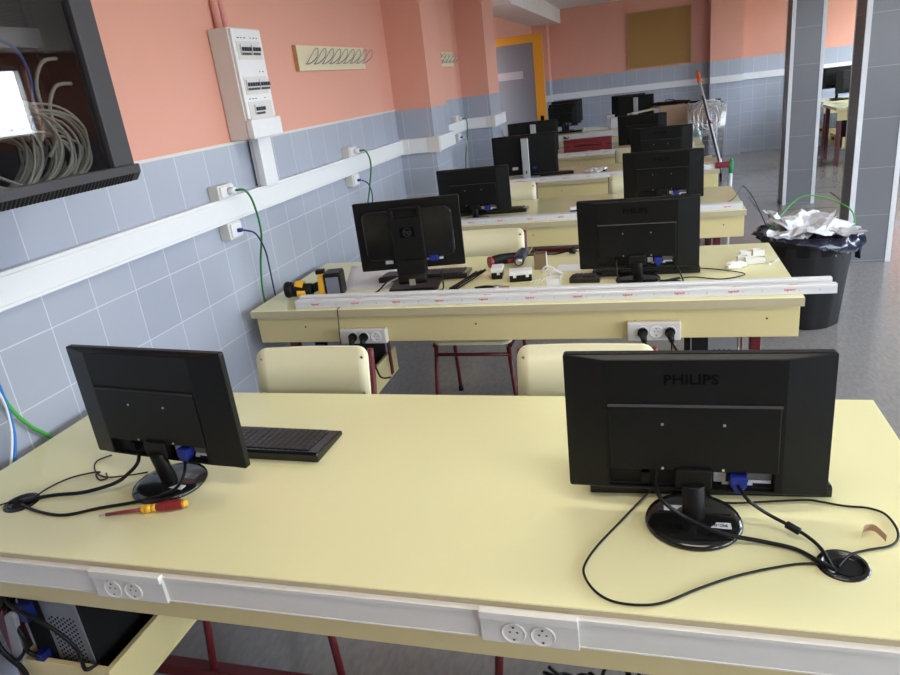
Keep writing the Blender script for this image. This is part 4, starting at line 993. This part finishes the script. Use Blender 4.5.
# cables of the second desk monitors
cable([at(700, 268, z=.754), at(724, 270, z=.754), at(745, 274, z=.754), at(722, 279, z=.754), at(690, 277, z=.754), at(662, 282, z=.754), at(640, 279, z=.754)], .0023, M_RUBBER, 'thin black cable lying right of the right monitor on the second desk', 'thin_cable')
cable([(.09, 2.885, .84), (.115, 2.84, .80), (.13, 2.83, .757), (.10, 2.86, .754), (-.1, 2.90, .754)], .0035, M_RUBBER, 'black video cable dropping from the right monitor of the second desk', 'monitor_cable')
cable([(-.135, 2.875, .845), (-.13, 2.84, .79), (-.10, 2.83, .755), (.03, 2.855, .755), (.12, 2.90, .755)], .0035, M_RUBBER, 'black power cable dropping from the right monitor of the second desk', 'monitor_cable')
cable([(-.915, 2.895, .825), (-.90, 2.86, .79), (-.905, 2.84, .755), (-.99, 2.83, .755)], .0035, M_RUBBER, 'dark video cable dropping from the broad-stand monitor', 'monitor_cable')
cable([at(388, 281, z=.80), at(384, 285, z=.775), at(378, 291, z=.755), at(371, 294, z=.755)], .004, M_RUBBER, 'black cable left of the broad stand on the second desk', 'monitor_cable')
cable([at(398, 278, z=.80), at(388, 283, z=.775), at(381, 288, z=.756)], .004, M_WHITE, 'short white cable left of the broad stand on the second desk', 'monitor_cable')

# white connectors at the right end of the second desk
CG = 'white plastic trunking end pieces on the second desk'
for px, py, w, d, h, lab in ((745, 257, .045, .035, .03, 'white end piece, rear left in the cluster at the right end of the second desk'), (758, 256, .05, .035, .032, 'white end piece, rear right in the cluster at the right end of the second desk'), (755, 263, .08, .03, .028, 'white end piece, middle of the cluster at the right end of the second desk'), (742, 262, .04, .03, .03, 'white end piece, left of the middle one at the right end of the second desk')):
    p = at(px, py, z=.75); t = thing('end_piece', lab, 'trunking piece', (p.x, p.y, .75), R(3), CG)
    mb = MB(); e = .002; mb.box(-w / 2, w / 2, -d / 2, -d / 2 + e, 0, h); mb.box(-w / 2, w / 2, d / 2 - e, d / 2, 0, h); mb.box(-w / 2, -w / 2 + e, -d / 2, d / 2, 0, h); mb.box(w / 2 - e, w / 2, -d / 2, d / 2, 0, h); mb.box(-w / 2, w / 2, -d / 2, d / 2, 0, e); mb.build('piece_shell', M_CLEAR, t)
for px, py, rz, lab in ((735, 268, R(20), 'crinkled clear plastic bag of parts, front left at the right end of the second desk'), (767, 264, R(-30), 'small splayed white cable clip, rightmost on the second desk')):
    p = at(px, py, z=.75)
    if px == 735:
        t = thing('parts_bag', lab, 'plastic bag', (p.x, p.y, .75), rz); mb = MB(); rnd = random.Random(8)
        bmesh.ops.create_icosphere(mb.bm, subdivisions=3, radius=1)
        for v in mb.bm.verts:
            k = 1 + rnd.uniform(-.18, .18); v.co = Vector((v.co.x * .045 * k, v.co.y * .025 * k, max(0, .014 + v.co.z * .016 * k)))
        mb.build('bag_film', M_CLEAR, t)
    else:
        t = thing('cable_clip', lab, 'plastic clip', (p.x, p.y, .7505), rz)
        mb = MB()
        for a in (-25, 5, 35): mb.tube([(0, 0, .004), (.022 * math.cos(R(a)), .022 * math.sin(R(a)), .012), (.045 * math.cos(R(a)), .045 * math.sin(R(a)), .02)], .003, n=6)
        mb.box(-.012, .012, -.012, .012, 0, .006); mb.build('clip_body', M_WHITE, t)

# --------------------------------------------------------------- rubbish bin
bc = Vector((.905, 4.43, 0)); BH = .56
t = thing('rubbish_bin', 'black ribbed rubbish bin with white scraps heaped in it, right of the third desk', 'bin', bc)
mb = MB(); n = 48
def ring(r, z, rib): return [mb.bm.verts.new(((r + (rib if k % 4 == 0 else 0)) * math.cos(2 * PI * k / n), (r + (rib if k % 4 == 0 else 0)) * math.sin(2 * PI * k / n), z)) for k in range(n)]
rs = [ring(.19, 0, 0), ring(.197, .008, .008), ring(.245, BH - .05, .008), ring(.25, BH - .045, 0), ring(.262, BH - .04, 0), ring(.265, BH, 0), ring(.252, BH, 0), ring(.19, .03, 0)]
for A, B in zip(rs, rs[1:]):
    for k in range(n): mb.bm.faces.new((A[k], A[(k + 1) % n], B[(k + 1) % n], B[k])).smooth = True
mb.bm.faces.new(rs[0][::-1]); mb.bm.faces.new(rs[-1]); mb.build('bin_body', M_BIN, t)
mb = MB()
for a in (-62, -40): 
    ca, sa_ = math.cos(R(a)), math.sin(R(a)); mb.cyl((ca * .236, sa_ * .236, BH - .10), (ca * .245, sa_ * .245, BH - .10), .008, n=10)
mb.build('rivet', M_STEEL, t)
rnd = random.Random(21)
mb = MB(); prof = [(.245, BH - .03), (.268, BH + .012), (.285, BH - .005), (.29, BH - .05), (.285, BH - .10)]
rows = []
for j, (r, z) in enumerate(prof):
    rows.append([])
    for k in range(n):
        a = 2 * PI * k / n; side_ = max(0.0, math.cos(a + .45)); sag = 0.0 if j < 2 else .05 * side_; z = z if j < 2 else BH - .01 - (BH - .01 - z) * (.2 + 1.05 * side_); wr = (.006 if j < 2 else .016) * math.sin(k * 1.9 + j * .7) + rnd.uniform(-.006, .006)
        rows[-1].append(mb.bm.verts.new(((r + wr) * math.cos(a), (r + wr) * math.sin(a), z - sag * (j - 1 if j > 1 else 0) * .5 + rnd.uniform(-.008, .008))))
for A, B in zip(rows, rows[1:]):
    for k in range(n): mb.bm.faces.new((A[k], A[(k + 1) % n], B[(k + 1) % n], B[k])).smooth = True
tag(mb.build('bin_liner', M_BAG), 'dark blue plastic liner draped over the rim of the black bin', 'bin liner').location = bc
# scraps in the bin
def scrap(label, c, w, d, rz, tx, ty, seed, m=None, amp=.03):
    rnd = random.Random(seed); t = thing('plastic_wrapping', label, 'plastic wrapping', c, rz, 'white wrapping scraps heaped in the bin')
    mb = MB(); nx, ny = 12, 9; g = []
    for i in range(nx + 1):
        g.append([])
        for j in range(ny + 1):
            u, v = (i / nx - .5), (j / ny - .5)
            z = amp * (math.sin(i * .75 + seed) * math.cos(j * .8 + seed * 2) + .5 * math.sin(i * 1.6 + j * 1.1 + seed) + .22 * rnd.uniform(-1, 1)) + tx * u + ty * v
            g[-1].append(mb.bm.verts.new((u * w * (1 + .05 * rnd.uniform(-1, 1)) * (1 + .25 * math.sin(j * 1.3 + seed)), v * d * (1 + .06 * rnd.uniform(-1, 1)) * (1 + .25 * math.cos(i * .9 + seed)), z)))
    for i in range(nx):
        for j in range(ny): mb.bm.faces.new((g[i][j], g[i + 1][j], g[i + 1][j + 1], g[i][j + 1]))
    o = mb.build('film', m or M_PAPER, t); s = o.modifiers.new('t', 'SOLIDIFY'); s.thickness = .0012
zt = BH + .03
scrap('broad white wrapping across the middle of the bin heap', bc + Vector((.02, -.05, zt + .015)), .38, .28, R(8), -.03, .05, 1, amp=.022)
scrap('white wrapping standing in a peak at the left of the bin heap', bc + Vector((-.15, -.03, zt + .03)), .16, .12, R(30), -.16, .02, 2, amp=.02)
scrap('white wrapping at the back of the bin heap', bc + Vector((-.02, .10, zt + .02)), .30, .14, R(-10), .02, .05, 3, amp=.025)
scrap('rumpled white wrapping at the front left of the bin heap', bc + Vector((-.12, -.13, zt - .02)), .20, .12, R(15), .0, .03, 4, amp=.016)
scrap('silvery wrapping strip at the right of the bin heap', bc + Vector((.15, -.04, zt - .01)), .16, .20, R(40), .0, .04, 6, M_STICK, amp=.014)
cable([(.70, 4.45, BH + .02), (.88, 4.62, .72), (1.02, 4.62, .715), (1.14, 4.50, .66), (1.155, 4.42, .56), (1.15, 4.36, .50)], .004, M_GREEN, 'green cable arching over the top of the bin', 'network_cable')
cable([at(696, 209, z=.755), at(715, 206, z=.757), at(733, 199, z=.765)] + [Vector((.60, 4.95, .76)), Vector((.64, 4.78, .72)), Vector((.67, 4.60, .64)), Vector((.70, 4.52, .56))], .003, M_RUBBER, 'thin black cable running off the third desk down into the bin', 'thin_cable')

# ------------------------------------------- things on the farther desks
p = at(459 + 105, 213, z=.75)
t = thing('switch_module', 'small black and white switch module beside the right monitor, on the third desk', 'switch module', (at(575, 213, z=.75).x, at(575, 213, z=.75).y, .75), R(8))
mb = MB(); mb.box(-.03, .05, -.03, .03, 0, .025); mb.build('module_body', M_BLACK, t, bevel=.004)
mb = MB(); mb.box(-.032, .052, -.032, .032, .025, .042); mb.build('white_plate', M_WHITE, t, bevel=.003)
rnd = random.Random(4)
for k, (px, py) in enumerate(((589, 174), (594, 172), (599, 173), (603, 171), (596, 175))):
    p = at(px, py, z=.75); t = thing('socket_piece', 'black and white socket piece in the little heap on the fourth desk', 'socket', (p.x, p.y, .75), R(rnd.uniform(-40, 40)), 'heap of socket pieces on the fourth desk')
    mb = MB(); mb.box(-.028, .028, -.022, .022, 0, .016); mb.build('socket_body', M_BLACK, t, bevel=.003)
    mb = MB(); mb.box(-.03, .03, -.024, .024, .016, .034); mb.build('white_plate', M_WHITE, t, bevel=.003)
# dark red case and the bits beside it on the fifth desk
c = Vector((-.64, 7.94, .75))
t = thing('tool_case', 'long dark red tool case on the fifth desk', 'case', c, R(3))
mb = MB(); mb.prism([(-.09, 0), (.09, 0), (.095, .02), (.09, .11), (.06, .135), (-.06, .135), (-.09, .11), (-.095, .02)], lambda u, v, d: (d, u, v), -.26, .26); mb.build('case_shell', M_CASE, t, bevel=.008)
mb = MB(); mb.box(-.26, .26, -.0965, -.0945, .066, .072); mb.build('lid_seam', M_BLACKM, t)
mb = MB(); mb.tube([(-.06, -.09, .085), (-.055, -.115, .085), (.055, -.115, .085), (.06, -.09, .085)], .007, n=8, sub=3); mb.build('handle', M_CASE, t)
for x in (-.17, .17): mb = MB(); mb.box(x - .02, x + .02, -.100, -.094, .05, .09); mb.build('latch', M_RED, t)
for px, py, lab in ((589, 153, 'white socket plate lying before the red case on the fifth desk, left one'), (602, 152, 'white socket plate lying before the red case on the fifth desk, right one')):
    p = at(px, py, z=.75); t = thing('socket_plate', lab, 'socket plate', (p.x, max(p.y, 7.66), .75), R(5))
    mb = MB(); mb.box(-.05, .05, -.03, .03, 0, .02); mb.build('plate', M_WHITE, t, bevel=.004); mb = MB(); mb.cyl((0, 0, .02), (0, 0, .026), .02, n=14); mb.build('insert', M_WHITE2, t)
p = at(567, 149, z=.77)
t = thing('phone_handset', 'black handset lying left of the red case on the fifth desk', 'phone', (-1.06, 8.02, .75), R(10))
mb = MB(); mb.prism(rrect(.16, .06, .015), lambda u, v, d: (u, v, d), 0, .035); mb.build('handset_body', M_BLACK, t, bevel=.006); mb = MB(); mb.box(-.05, .0, -.02, .02, .035, .037); mb.build('display', M_STICKG, t)
# farthest desk
t = thing('cable_organiser', 'white open frame tray in the middle of the farthest desk', 'tray', (-.70, 10.66, .75), R(0))
mb = MB(); mb.box(-.22, .18, -.14, -.125, 0, .03); mb.box(-.22, .18, .125, .14, 0, .03); mb.box(-.22, -.205, -.14, .14, 0, .03); mb.box(.165, .18, -.14, .14, 0, .03); mb.build('tray_rim', M_WHITE, t, bevel=.003)
mb = MB(); mb.box(-.205, .165, -.125, .125, 0, .004); mb.build('tray_floor', M_CREAM2, t)
for x, y, w, h, pole, lab in ((-.53, 10.86, .12, .17, .11, 'white box with a thin post, rear one of two left of the silver-column monitor'), (-.445, 10.52, .13, .15, 0, 'white box, front one of two left of the silver-column monitor')):
    t = thing('plastic_box', lab, 'box', (x, y, .75), R(4))
    mb = MB(); mb.box(-w / 2, w / 2, -.04, .04, 0, h); mb.build('box_shell', M_WHITE, t, bevel=.005)
    if pole: mb = MB(); mb.cyl((.01, 0, h), (.01, 0, h + pole), .007, n=8); mb.build('post', M_WHITE, t)
    else: mb = MB(); mb.box(-w / 2 - .012, w / 2 + .012, -.052, -.04, 0, h * .55); mb.build('front_lip', M_WHITE, t, bevel=.003)
plug = thing('power_plug', 'black plug in the trunking socket of the farthest desk', 'power plug', (-1.14, 10.19, .71))
mb = MB(); mb.cyl((0, 0, 0), (0, -.03, 0), .019, .013, n=14); mb.tube([(0, -.03, 0), (.03, -.05, -.01), (.05, -.03, .0), (.055, -.004, .01)], .006, n=7); mb.build('plug_body', M_RUBBER, plug)
# cardboard box, dark bag, beige board at the right of the farthest desk
t = thing('cardboard_box', 'wide open cardboard box at the right end of the farthest desk', 'box', (.345, 10.42, .75), R(0))
mb = MB(); w, dd, h, e = .19, .15, .25, .004
mb.box(-w, w, -dd, -dd + e, 0, h); mb.box(-w, w, dd - e, dd, 0, h); mb.box(-w, -w + e, -dd, dd, 0, h); mb.box(w - e, w, -dd, dd, 0, h); mb.box(-w, w, -dd, dd, 0, e); mb.build('box_walls', M_CARD, t)
mb = MB(); mb.hexa([(-w - .12, -dd, h - .02), (-w, -dd, h), (-w, dd, h), (-w - .12, dd, h - .02), (-w - .12, -dd, h - .016), (-w, -dd, h + .004), (-w, dd, h + .004), (-w - .12, dd, h - .016)]); mb.build('flap', M_CARD, t)
t = thing('laptop_bag', 'flat black bag across the top of the cardboard box on the farthest desk', 'bag', (.30, 10.46, 1.005), R(-3))
mb = MB(); bmesh.ops.create_icosphere(mb.bm, subdivisions=3, radius=1)
for v in mb.bm.verts: v.co = Vector((math.copysign(abs(v.co.x) ** .6, v.co.x) * .27, math.copysign(abs(v.co.y) ** .6, v.co.y) * .12, max(0, .022 + v.co.z * .022 * (1 + .2 * math.sin(v.co.x * 9)))))
for f in mb.bm.faces: f.smooth = True
mb.build('bag_body', M_BLACKM, t)
mb = MB(); mb.tube([(-.06, -.08, .04), (-.05, -.09, .065), (.05, -.09, .06), (.06, -.08, .04)], .006, n=7, sub=4); mb.build('bag_handle', M_BLACK, t)
t = thing('wooden_board', 'pale board slanting from the silver-column monitor onto the cardboard box', 'board', (-.02, 10.36, .95), R(8))
mb = MB(); mb.box(-.20, .19, -.05, .05, 0, .022); mb.build('board_slab', M_BOARD, t, bevel=.002); t.rotation_euler = (0, R(-6), R(8))

# wire cart with a white cable coil
cx, cy = .72, 10.1
t = thing('wire_cart', 'wire shopping cart heaped with cables beside the far desks', 'cart', (cx, cy, 0))
mb = MB(); x0, x1, y0, y1, z0, z1 = -.22, .24, -.40, .40, .30, .98
def wire(a, b, r=.003): mb.tube([a, b], r, n=5, sub=1)
for k in range(9):
    z = z0 + (z1 - z0) * k / 8; s = .82 + .18 * k / 8
    for a, b in (((x0, y0), (x1, y0)), ((x1, y0), (x1, y1)), ((x1, y1), (x0, y1)), ((x0, y1), (x0, y0))): wire((a[0] * s, a[1] * s, z), (b[0] * s, b[1] * s, z), .006 if k == 8 else .003)
for k in range(9):
    x = x0 + (x1 - x0) * k / 8
    for y in (y0, y1): wire((x * .82, y * .82, z0), (x, y, z1))
    wire((x * .82, y0 * .82, z0), (x * .82, y1 * .82, z0))
for k in range(1, 14):
    y = y0 + (y1 - y0) * k / 14
    for x in (x0, x1): wire((x * .82, y * .82, z0), (x, y, z1))
tag(mb.build('basket', M_STEEL, t), kind='stuff')
mb = MB()
for sx in (x0 * .8, x1 * .8):
    mb.tube([(sx, y0 * .8, .10), (sx, y1 * .8, .10), (sx, y1 * .9, .30), (sx, y1, 1.0)], .011, n=8, sub=3); mb.tube([(sx, y0 * .8, .10), (sx, y0 * .8, .30)], .011, n=8, sub=1)
mb.build('cart_frame', M_STEEL, t)
mb = MB(); mb.cyl((x0, y1 + .02, 1.0), (x1, y1 + .02, 1.0), .014, n=10); mb.build('handlebar', M_BLACK, t)
for sx in (x0 * .8, x1 * .8):
    for sy in (y0 * .78, y1 * .78): mb = MB(); mb.cyl((sx - .012, sy, .05), (sx + .012, sy, .05), .05, n=18); mb.box(sx - .016, sx + .016, sy - .012, sy + .012, .05, .11); mb.build('wheel', M_RUBBER, t)
mb = MB(); rnd = random.Random(9)
for k in range(9):
    a0 = rnd.uniform(-.25, .25); pts = []; jx, jz, js = rnd.uniform(-.05, .05), rnd.uniform(-.06, .03), rnd.uniform(.75, 1.1)
    for j in range(12):
        a = 2 * PI * j / 12; rr = .15 + rnd.uniform(-.02, .02)
        rr *= js; pts.append((cx + .03 + jx + rr * 1.05 * math.cos(a) + rnd.uniform(-.012, .012), cy - .26 + k * .035 + .08 * math.sin(a + k) + a0 * .1, .84 + jz + rr * 1.25 * math.sin(a) + rnd.uniform(-.01, .01)))
    mb.tube(pts, .007, n=6, sub=4, closed=True)
tag(mb.build('cable_coil', M_WHITE2), 'coils of white cable heaped in the wire cart', 'cable', kind='stuff')
t = thing('cardboard_box', 'small brown carton among the cables in the wire cart', 'box', (cx - .08, cy - .02, .80), R(12))
mb = MB(); mb.box(-.11, .11, -.09, .09, 0, .14); mb.build('carton', M_CARD, t, bevel=.002); mb = MB(); mb.box(-.11, .11, -.012, .012, .1402, .1408); mb.build('tape_strip', M_CREAM2, t)
t = thing('plastic_bottle', 'pale green bottle standing in the wire cart', 'bottle', (cx - .10, cy - .24, .31))
MB().lathe([(0, 0), (.05, 0), (.055, .02), (.055, .30), (.04, .36), (.02, .38), (.02, .42), (0, .42)], n=18).build('bottle_body', mat('pale_green_plastic', (.45, .62, .56), .3), t)
MB().lathe([(.022, .42), (.022, .45), (0, .45)], n=14).build('cap', M_WHITE, t)

# broom leaning from the fourth desk end, carton pieces, green-tipped pole
ba = at(721, 166, z=.765); bt_ = at(697, 71, y=6.9)
t = thing('broom', 'broom with orange grip and red head leaning up from the fourth desk', 'broom', ba)
dv = bt_ - ba; Lb = dv.length; u_ = dv.normalized()
MB().cyl(u_ * .02, u_ * (Lb - .03), .011, n=12).build('handle', M_STICK, t)
n_ = u_.cross(Vector((1, 0, 0))).normalized()
MB().cyl(u_ * .05 + Vector((-.0065, -.006, 0)), u_ * (Lb - .35) + Vector((-.0065, -.006, 0)), .009, n=10).build('dark_stripe', M_KEY, t)
MB().cyl(u_ * (Lb - .16), u_ * (Lb - .03), .018, n=12).build('grip', M_ORG, t)
MB().cyl(u_ * (Lb - .03), u_ * Lb, .010, .008, n=12).build('end_cap', M_GREENCAP, t)
MB().cyl(u_ * .50, u_ * .54, .014, n=10).build('clamp', M_RED, t)
mb = MB(); mb.box(-.045, .065, -.03, .03, -.006, .028); hd = mb.build('broom_head', M_RED, t, bevel=.006)
mb = MB()
for k in range(9): mb.box(-.043 + k * .012, -.036 + k * .012, -.028, .028, -.014, -.005)
tag(mb.build('bristles', M_KEY, hd), kind='stuff')
p = at(712, 161, z=.75)
t = thing('cardboard_piece', 'flat brown cardboard piece left of the broom head on the fourth desk', 'cardboard', (p.x - .03, p.y, .7505), R(4))
mb = MB(); mb.box(-.13, .08, -.16, .14, 0, .012); mb.build('card_sheet', M_CARD, t)
pt = at(731.5, 158, y=5.93); 
t = thing('pole', 'white pole with a green tip leaning on the right end of the fourth desk', 'pole', (.60, 5.80, 0))
e_ = pt - Vector((.60, 5.80, 0)); L_ = e_.length; u_ = e_.normalized()
MB().cyl(u_ * .0, u_ * (L_ * .86), .014, n=12).build('pole_tube', M_WHITE, t)
MB().cyl(u_ * (L_ * .86), u_ * (L_ * .97), .019, .017, n=12).cyl(u_ * (L_ * .97), u_ * L_, .017, .008, n=12).build('green_tip', M_GREENCAP, t)

# ------------------------------------------------ desks at the right rear
def side_desk(x0, y0, label, w=2.3, d=.80):
    t = thing('computer_desk', label, 'desk', (x0 + w / 2, y0 + d / 2, 0)); W, D = w / 2, d / 2
    mb = MB(); mb.box(-W, W, -D, D, .7155, .75); mb.build('desktop', M_CREAM, t, bevel=.003)
    mb = MB(); mb.box(-W + .02, W - .02, -D + .02, -D + .04, .585, .7155); mb.build('front_panel', M_CREAM2, t)
    for sx in (-1, 1):
        for sy in (-1, 1):
            mb = MB(); mb.box(sx * (W - .06) - .025, sx * (W - .06) + .025, sy * (D - .07) - .025, sy * (D - .07) + .025, 0, .7155); mb.build('leg', M_MAROON, t)
    mb = MB(); mb.box(-W + .06, W - .06, -.02, .02, .30, .34); mb.build('frame_rail', M_MAROON, t)
    mb = MB(); mb.box(-W + .09, -W + .45, -D + .03, D - .15, .22, .235); mb.box(-W + .09, -W + .45, -D + .03, -D + .045, .235, .37); mb.box(-W + .09, -W + .105, -D + .03, D - .15, .235, .37); mb.box(-W + .435, -W + .45, -D + .03, D - .15, .235, .37)
    s = mb.build('tower_shelf', M_CREAM2, t)
    mb = MB()
    for x in (-W + .084, -W + .452): mb.box(x, x + .004, -.15, -.12, .30, .7155)
    mb.build('hanger_strap', M_MAROON, s)
    return t
side_desk(2.36, 10.36, 'cream desk with maroon legs seen between the two tiled pillars, nearer one')
side_desk(2.45, 11.55, 'cream desk against the far wall seen between the two tiled pillars')
make_tower('black computer tower under the nearer desk between the pillars', 2.36 + .26, 10.42, .237)
slot_monitor('black monitor on the far-wall desk between the pillars, front one', 2.90, 11.78, R(8), w=.52, h=.32, zc=.24, vga=False)
slot_monitor('black monitor behind another one on the far-wall desk between the pillars', 2.72, 12.02, R(4), w=.48, h=.30, zc=.30, vga=False)
keyboard('black keyboard on the far-wall desk between the pillars', 2.76, 11.64, R(4), .40, .13)
t = thing('paper_box', 'white box beside the monitor on the nearer desk between the pillars', 'box', (3.02, 10.95, .75), R(5))
mb = MB(); mb.box(-.11, .11, -.06, .06, 0, .20); mb.build('carton', M_PAPER, t, bevel=.003); mb = MB(); mb.box(-.06, .06, -.0612, -.06, .05, .09); mb.build('box_label', M_STICK, t)

# ==================================================================== LIGHT
# overcast sky: bright above the horizon, dim street below
w = bpy.data.worlds.new('sky'); bpy.context.scene.world = w; w.use_nodes = True
nt = w.node_tree; bg = nt.nodes['Background']
tc = nt.nodes.new('ShaderNodeTexCoord'); sz = nt.nodes.new('ShaderNodeSeparateXYZ'); nt.links.new(tc.outputs['Generated'], sz.inputs[0])
mr = nt.nodes.new('ShaderNodeMapRange'); mr.inputs[1].default_value = -1; mr.inputs[2].default_value = 1; nt.links.new(sz.outputs[2], mr.inputs[0])
cr = nt.nodes.new('ShaderNodeValToRGB'); e = cr.color_ramp.elements
e[0].position = .47; e[0].color = (.20, .19, .18, 1); e[1].position = .53; e[1].color = (.80, .88, 1.0, 1)
n2 = e.new(.75); n2.color = (1.0, 1.12, 1.3, 1)
nt.links.new(mr.outputs[0], cr.inputs[0]); nt.links.new(cr.outputs[0], bg.inputs[0]); bg.inputs[1].default_value = 10.0
def portal(loc, rz, sx, sy):
    ld = bpy.data.lights.new('window_daylight', 'AREA'); ld.shape = 'RECTANGLE'; ld.size = sx; ld.size_y = sy; ld.cycles.is_portal = True
    lo = bpy.data.objects.new('window_daylight', ld); C.objects.link(lo); lo.location = loc; lo.rotation_euler = (R(90), 0, rz)
for (a, b), z in zip(WIN, SILL): portal((XR + .22, (a + b) / 2, (z + Z1) / 2), R(90), b - a - .1, Z1 - z - .1)
for a, b in FW: portal(((a + b) / 2, YF - .22, (FZ0 + FZ1) / 2), 0, b - a - .1, FZ1 - FZ0 - .1)
m = bpy.data.materials.new('fill_lamp_diffuser'); m.use_nodes = True
b_ = m.node_tree.nodes['Principled BSDF']; b_.inputs['Emission Color'].default_value = (1, .95, .86, 1); b_.inputs['Emission Strength'].default_value = 5.9
nz = m.node_tree.nodes.new('ShaderNodeTexNoise'); nz.inputs['Scale'].default_value = 3; m.node_tree.links.new(nz.outputs['Fac'], b_.inputs['Roughness'])
for y, lab in ((.55, 'added fill lamp, out of view above the front edge of the near desk'), (2.35, 'added fill lamp, out of view above the second desk')):  # unseen lamps, added to brighten the near desk tops
    t = thing('added_fill_lamp', lab, 'lamp', (.10, y, ZC - .07), group='added fill lamps over the desks')
    mb = MB(); mb.box(-.64, .64, -.16, .16, .02, .07); mb.build('fill_lamp_housing', M_WHITE, t)
    mb = MB(); mb.box(-.62, .62, -.14, .14, .0, .02); mb.build('diffuser', m, t)
sc = bpy.context.scene
sc.view_settings.view_transform = 'Standard'; sc.view_settings.look = 'None'; sc.view_settings.gamma = 1; sc.view_settings.exposure = 1.07
sc.view_settings.use_curve_mapping = False
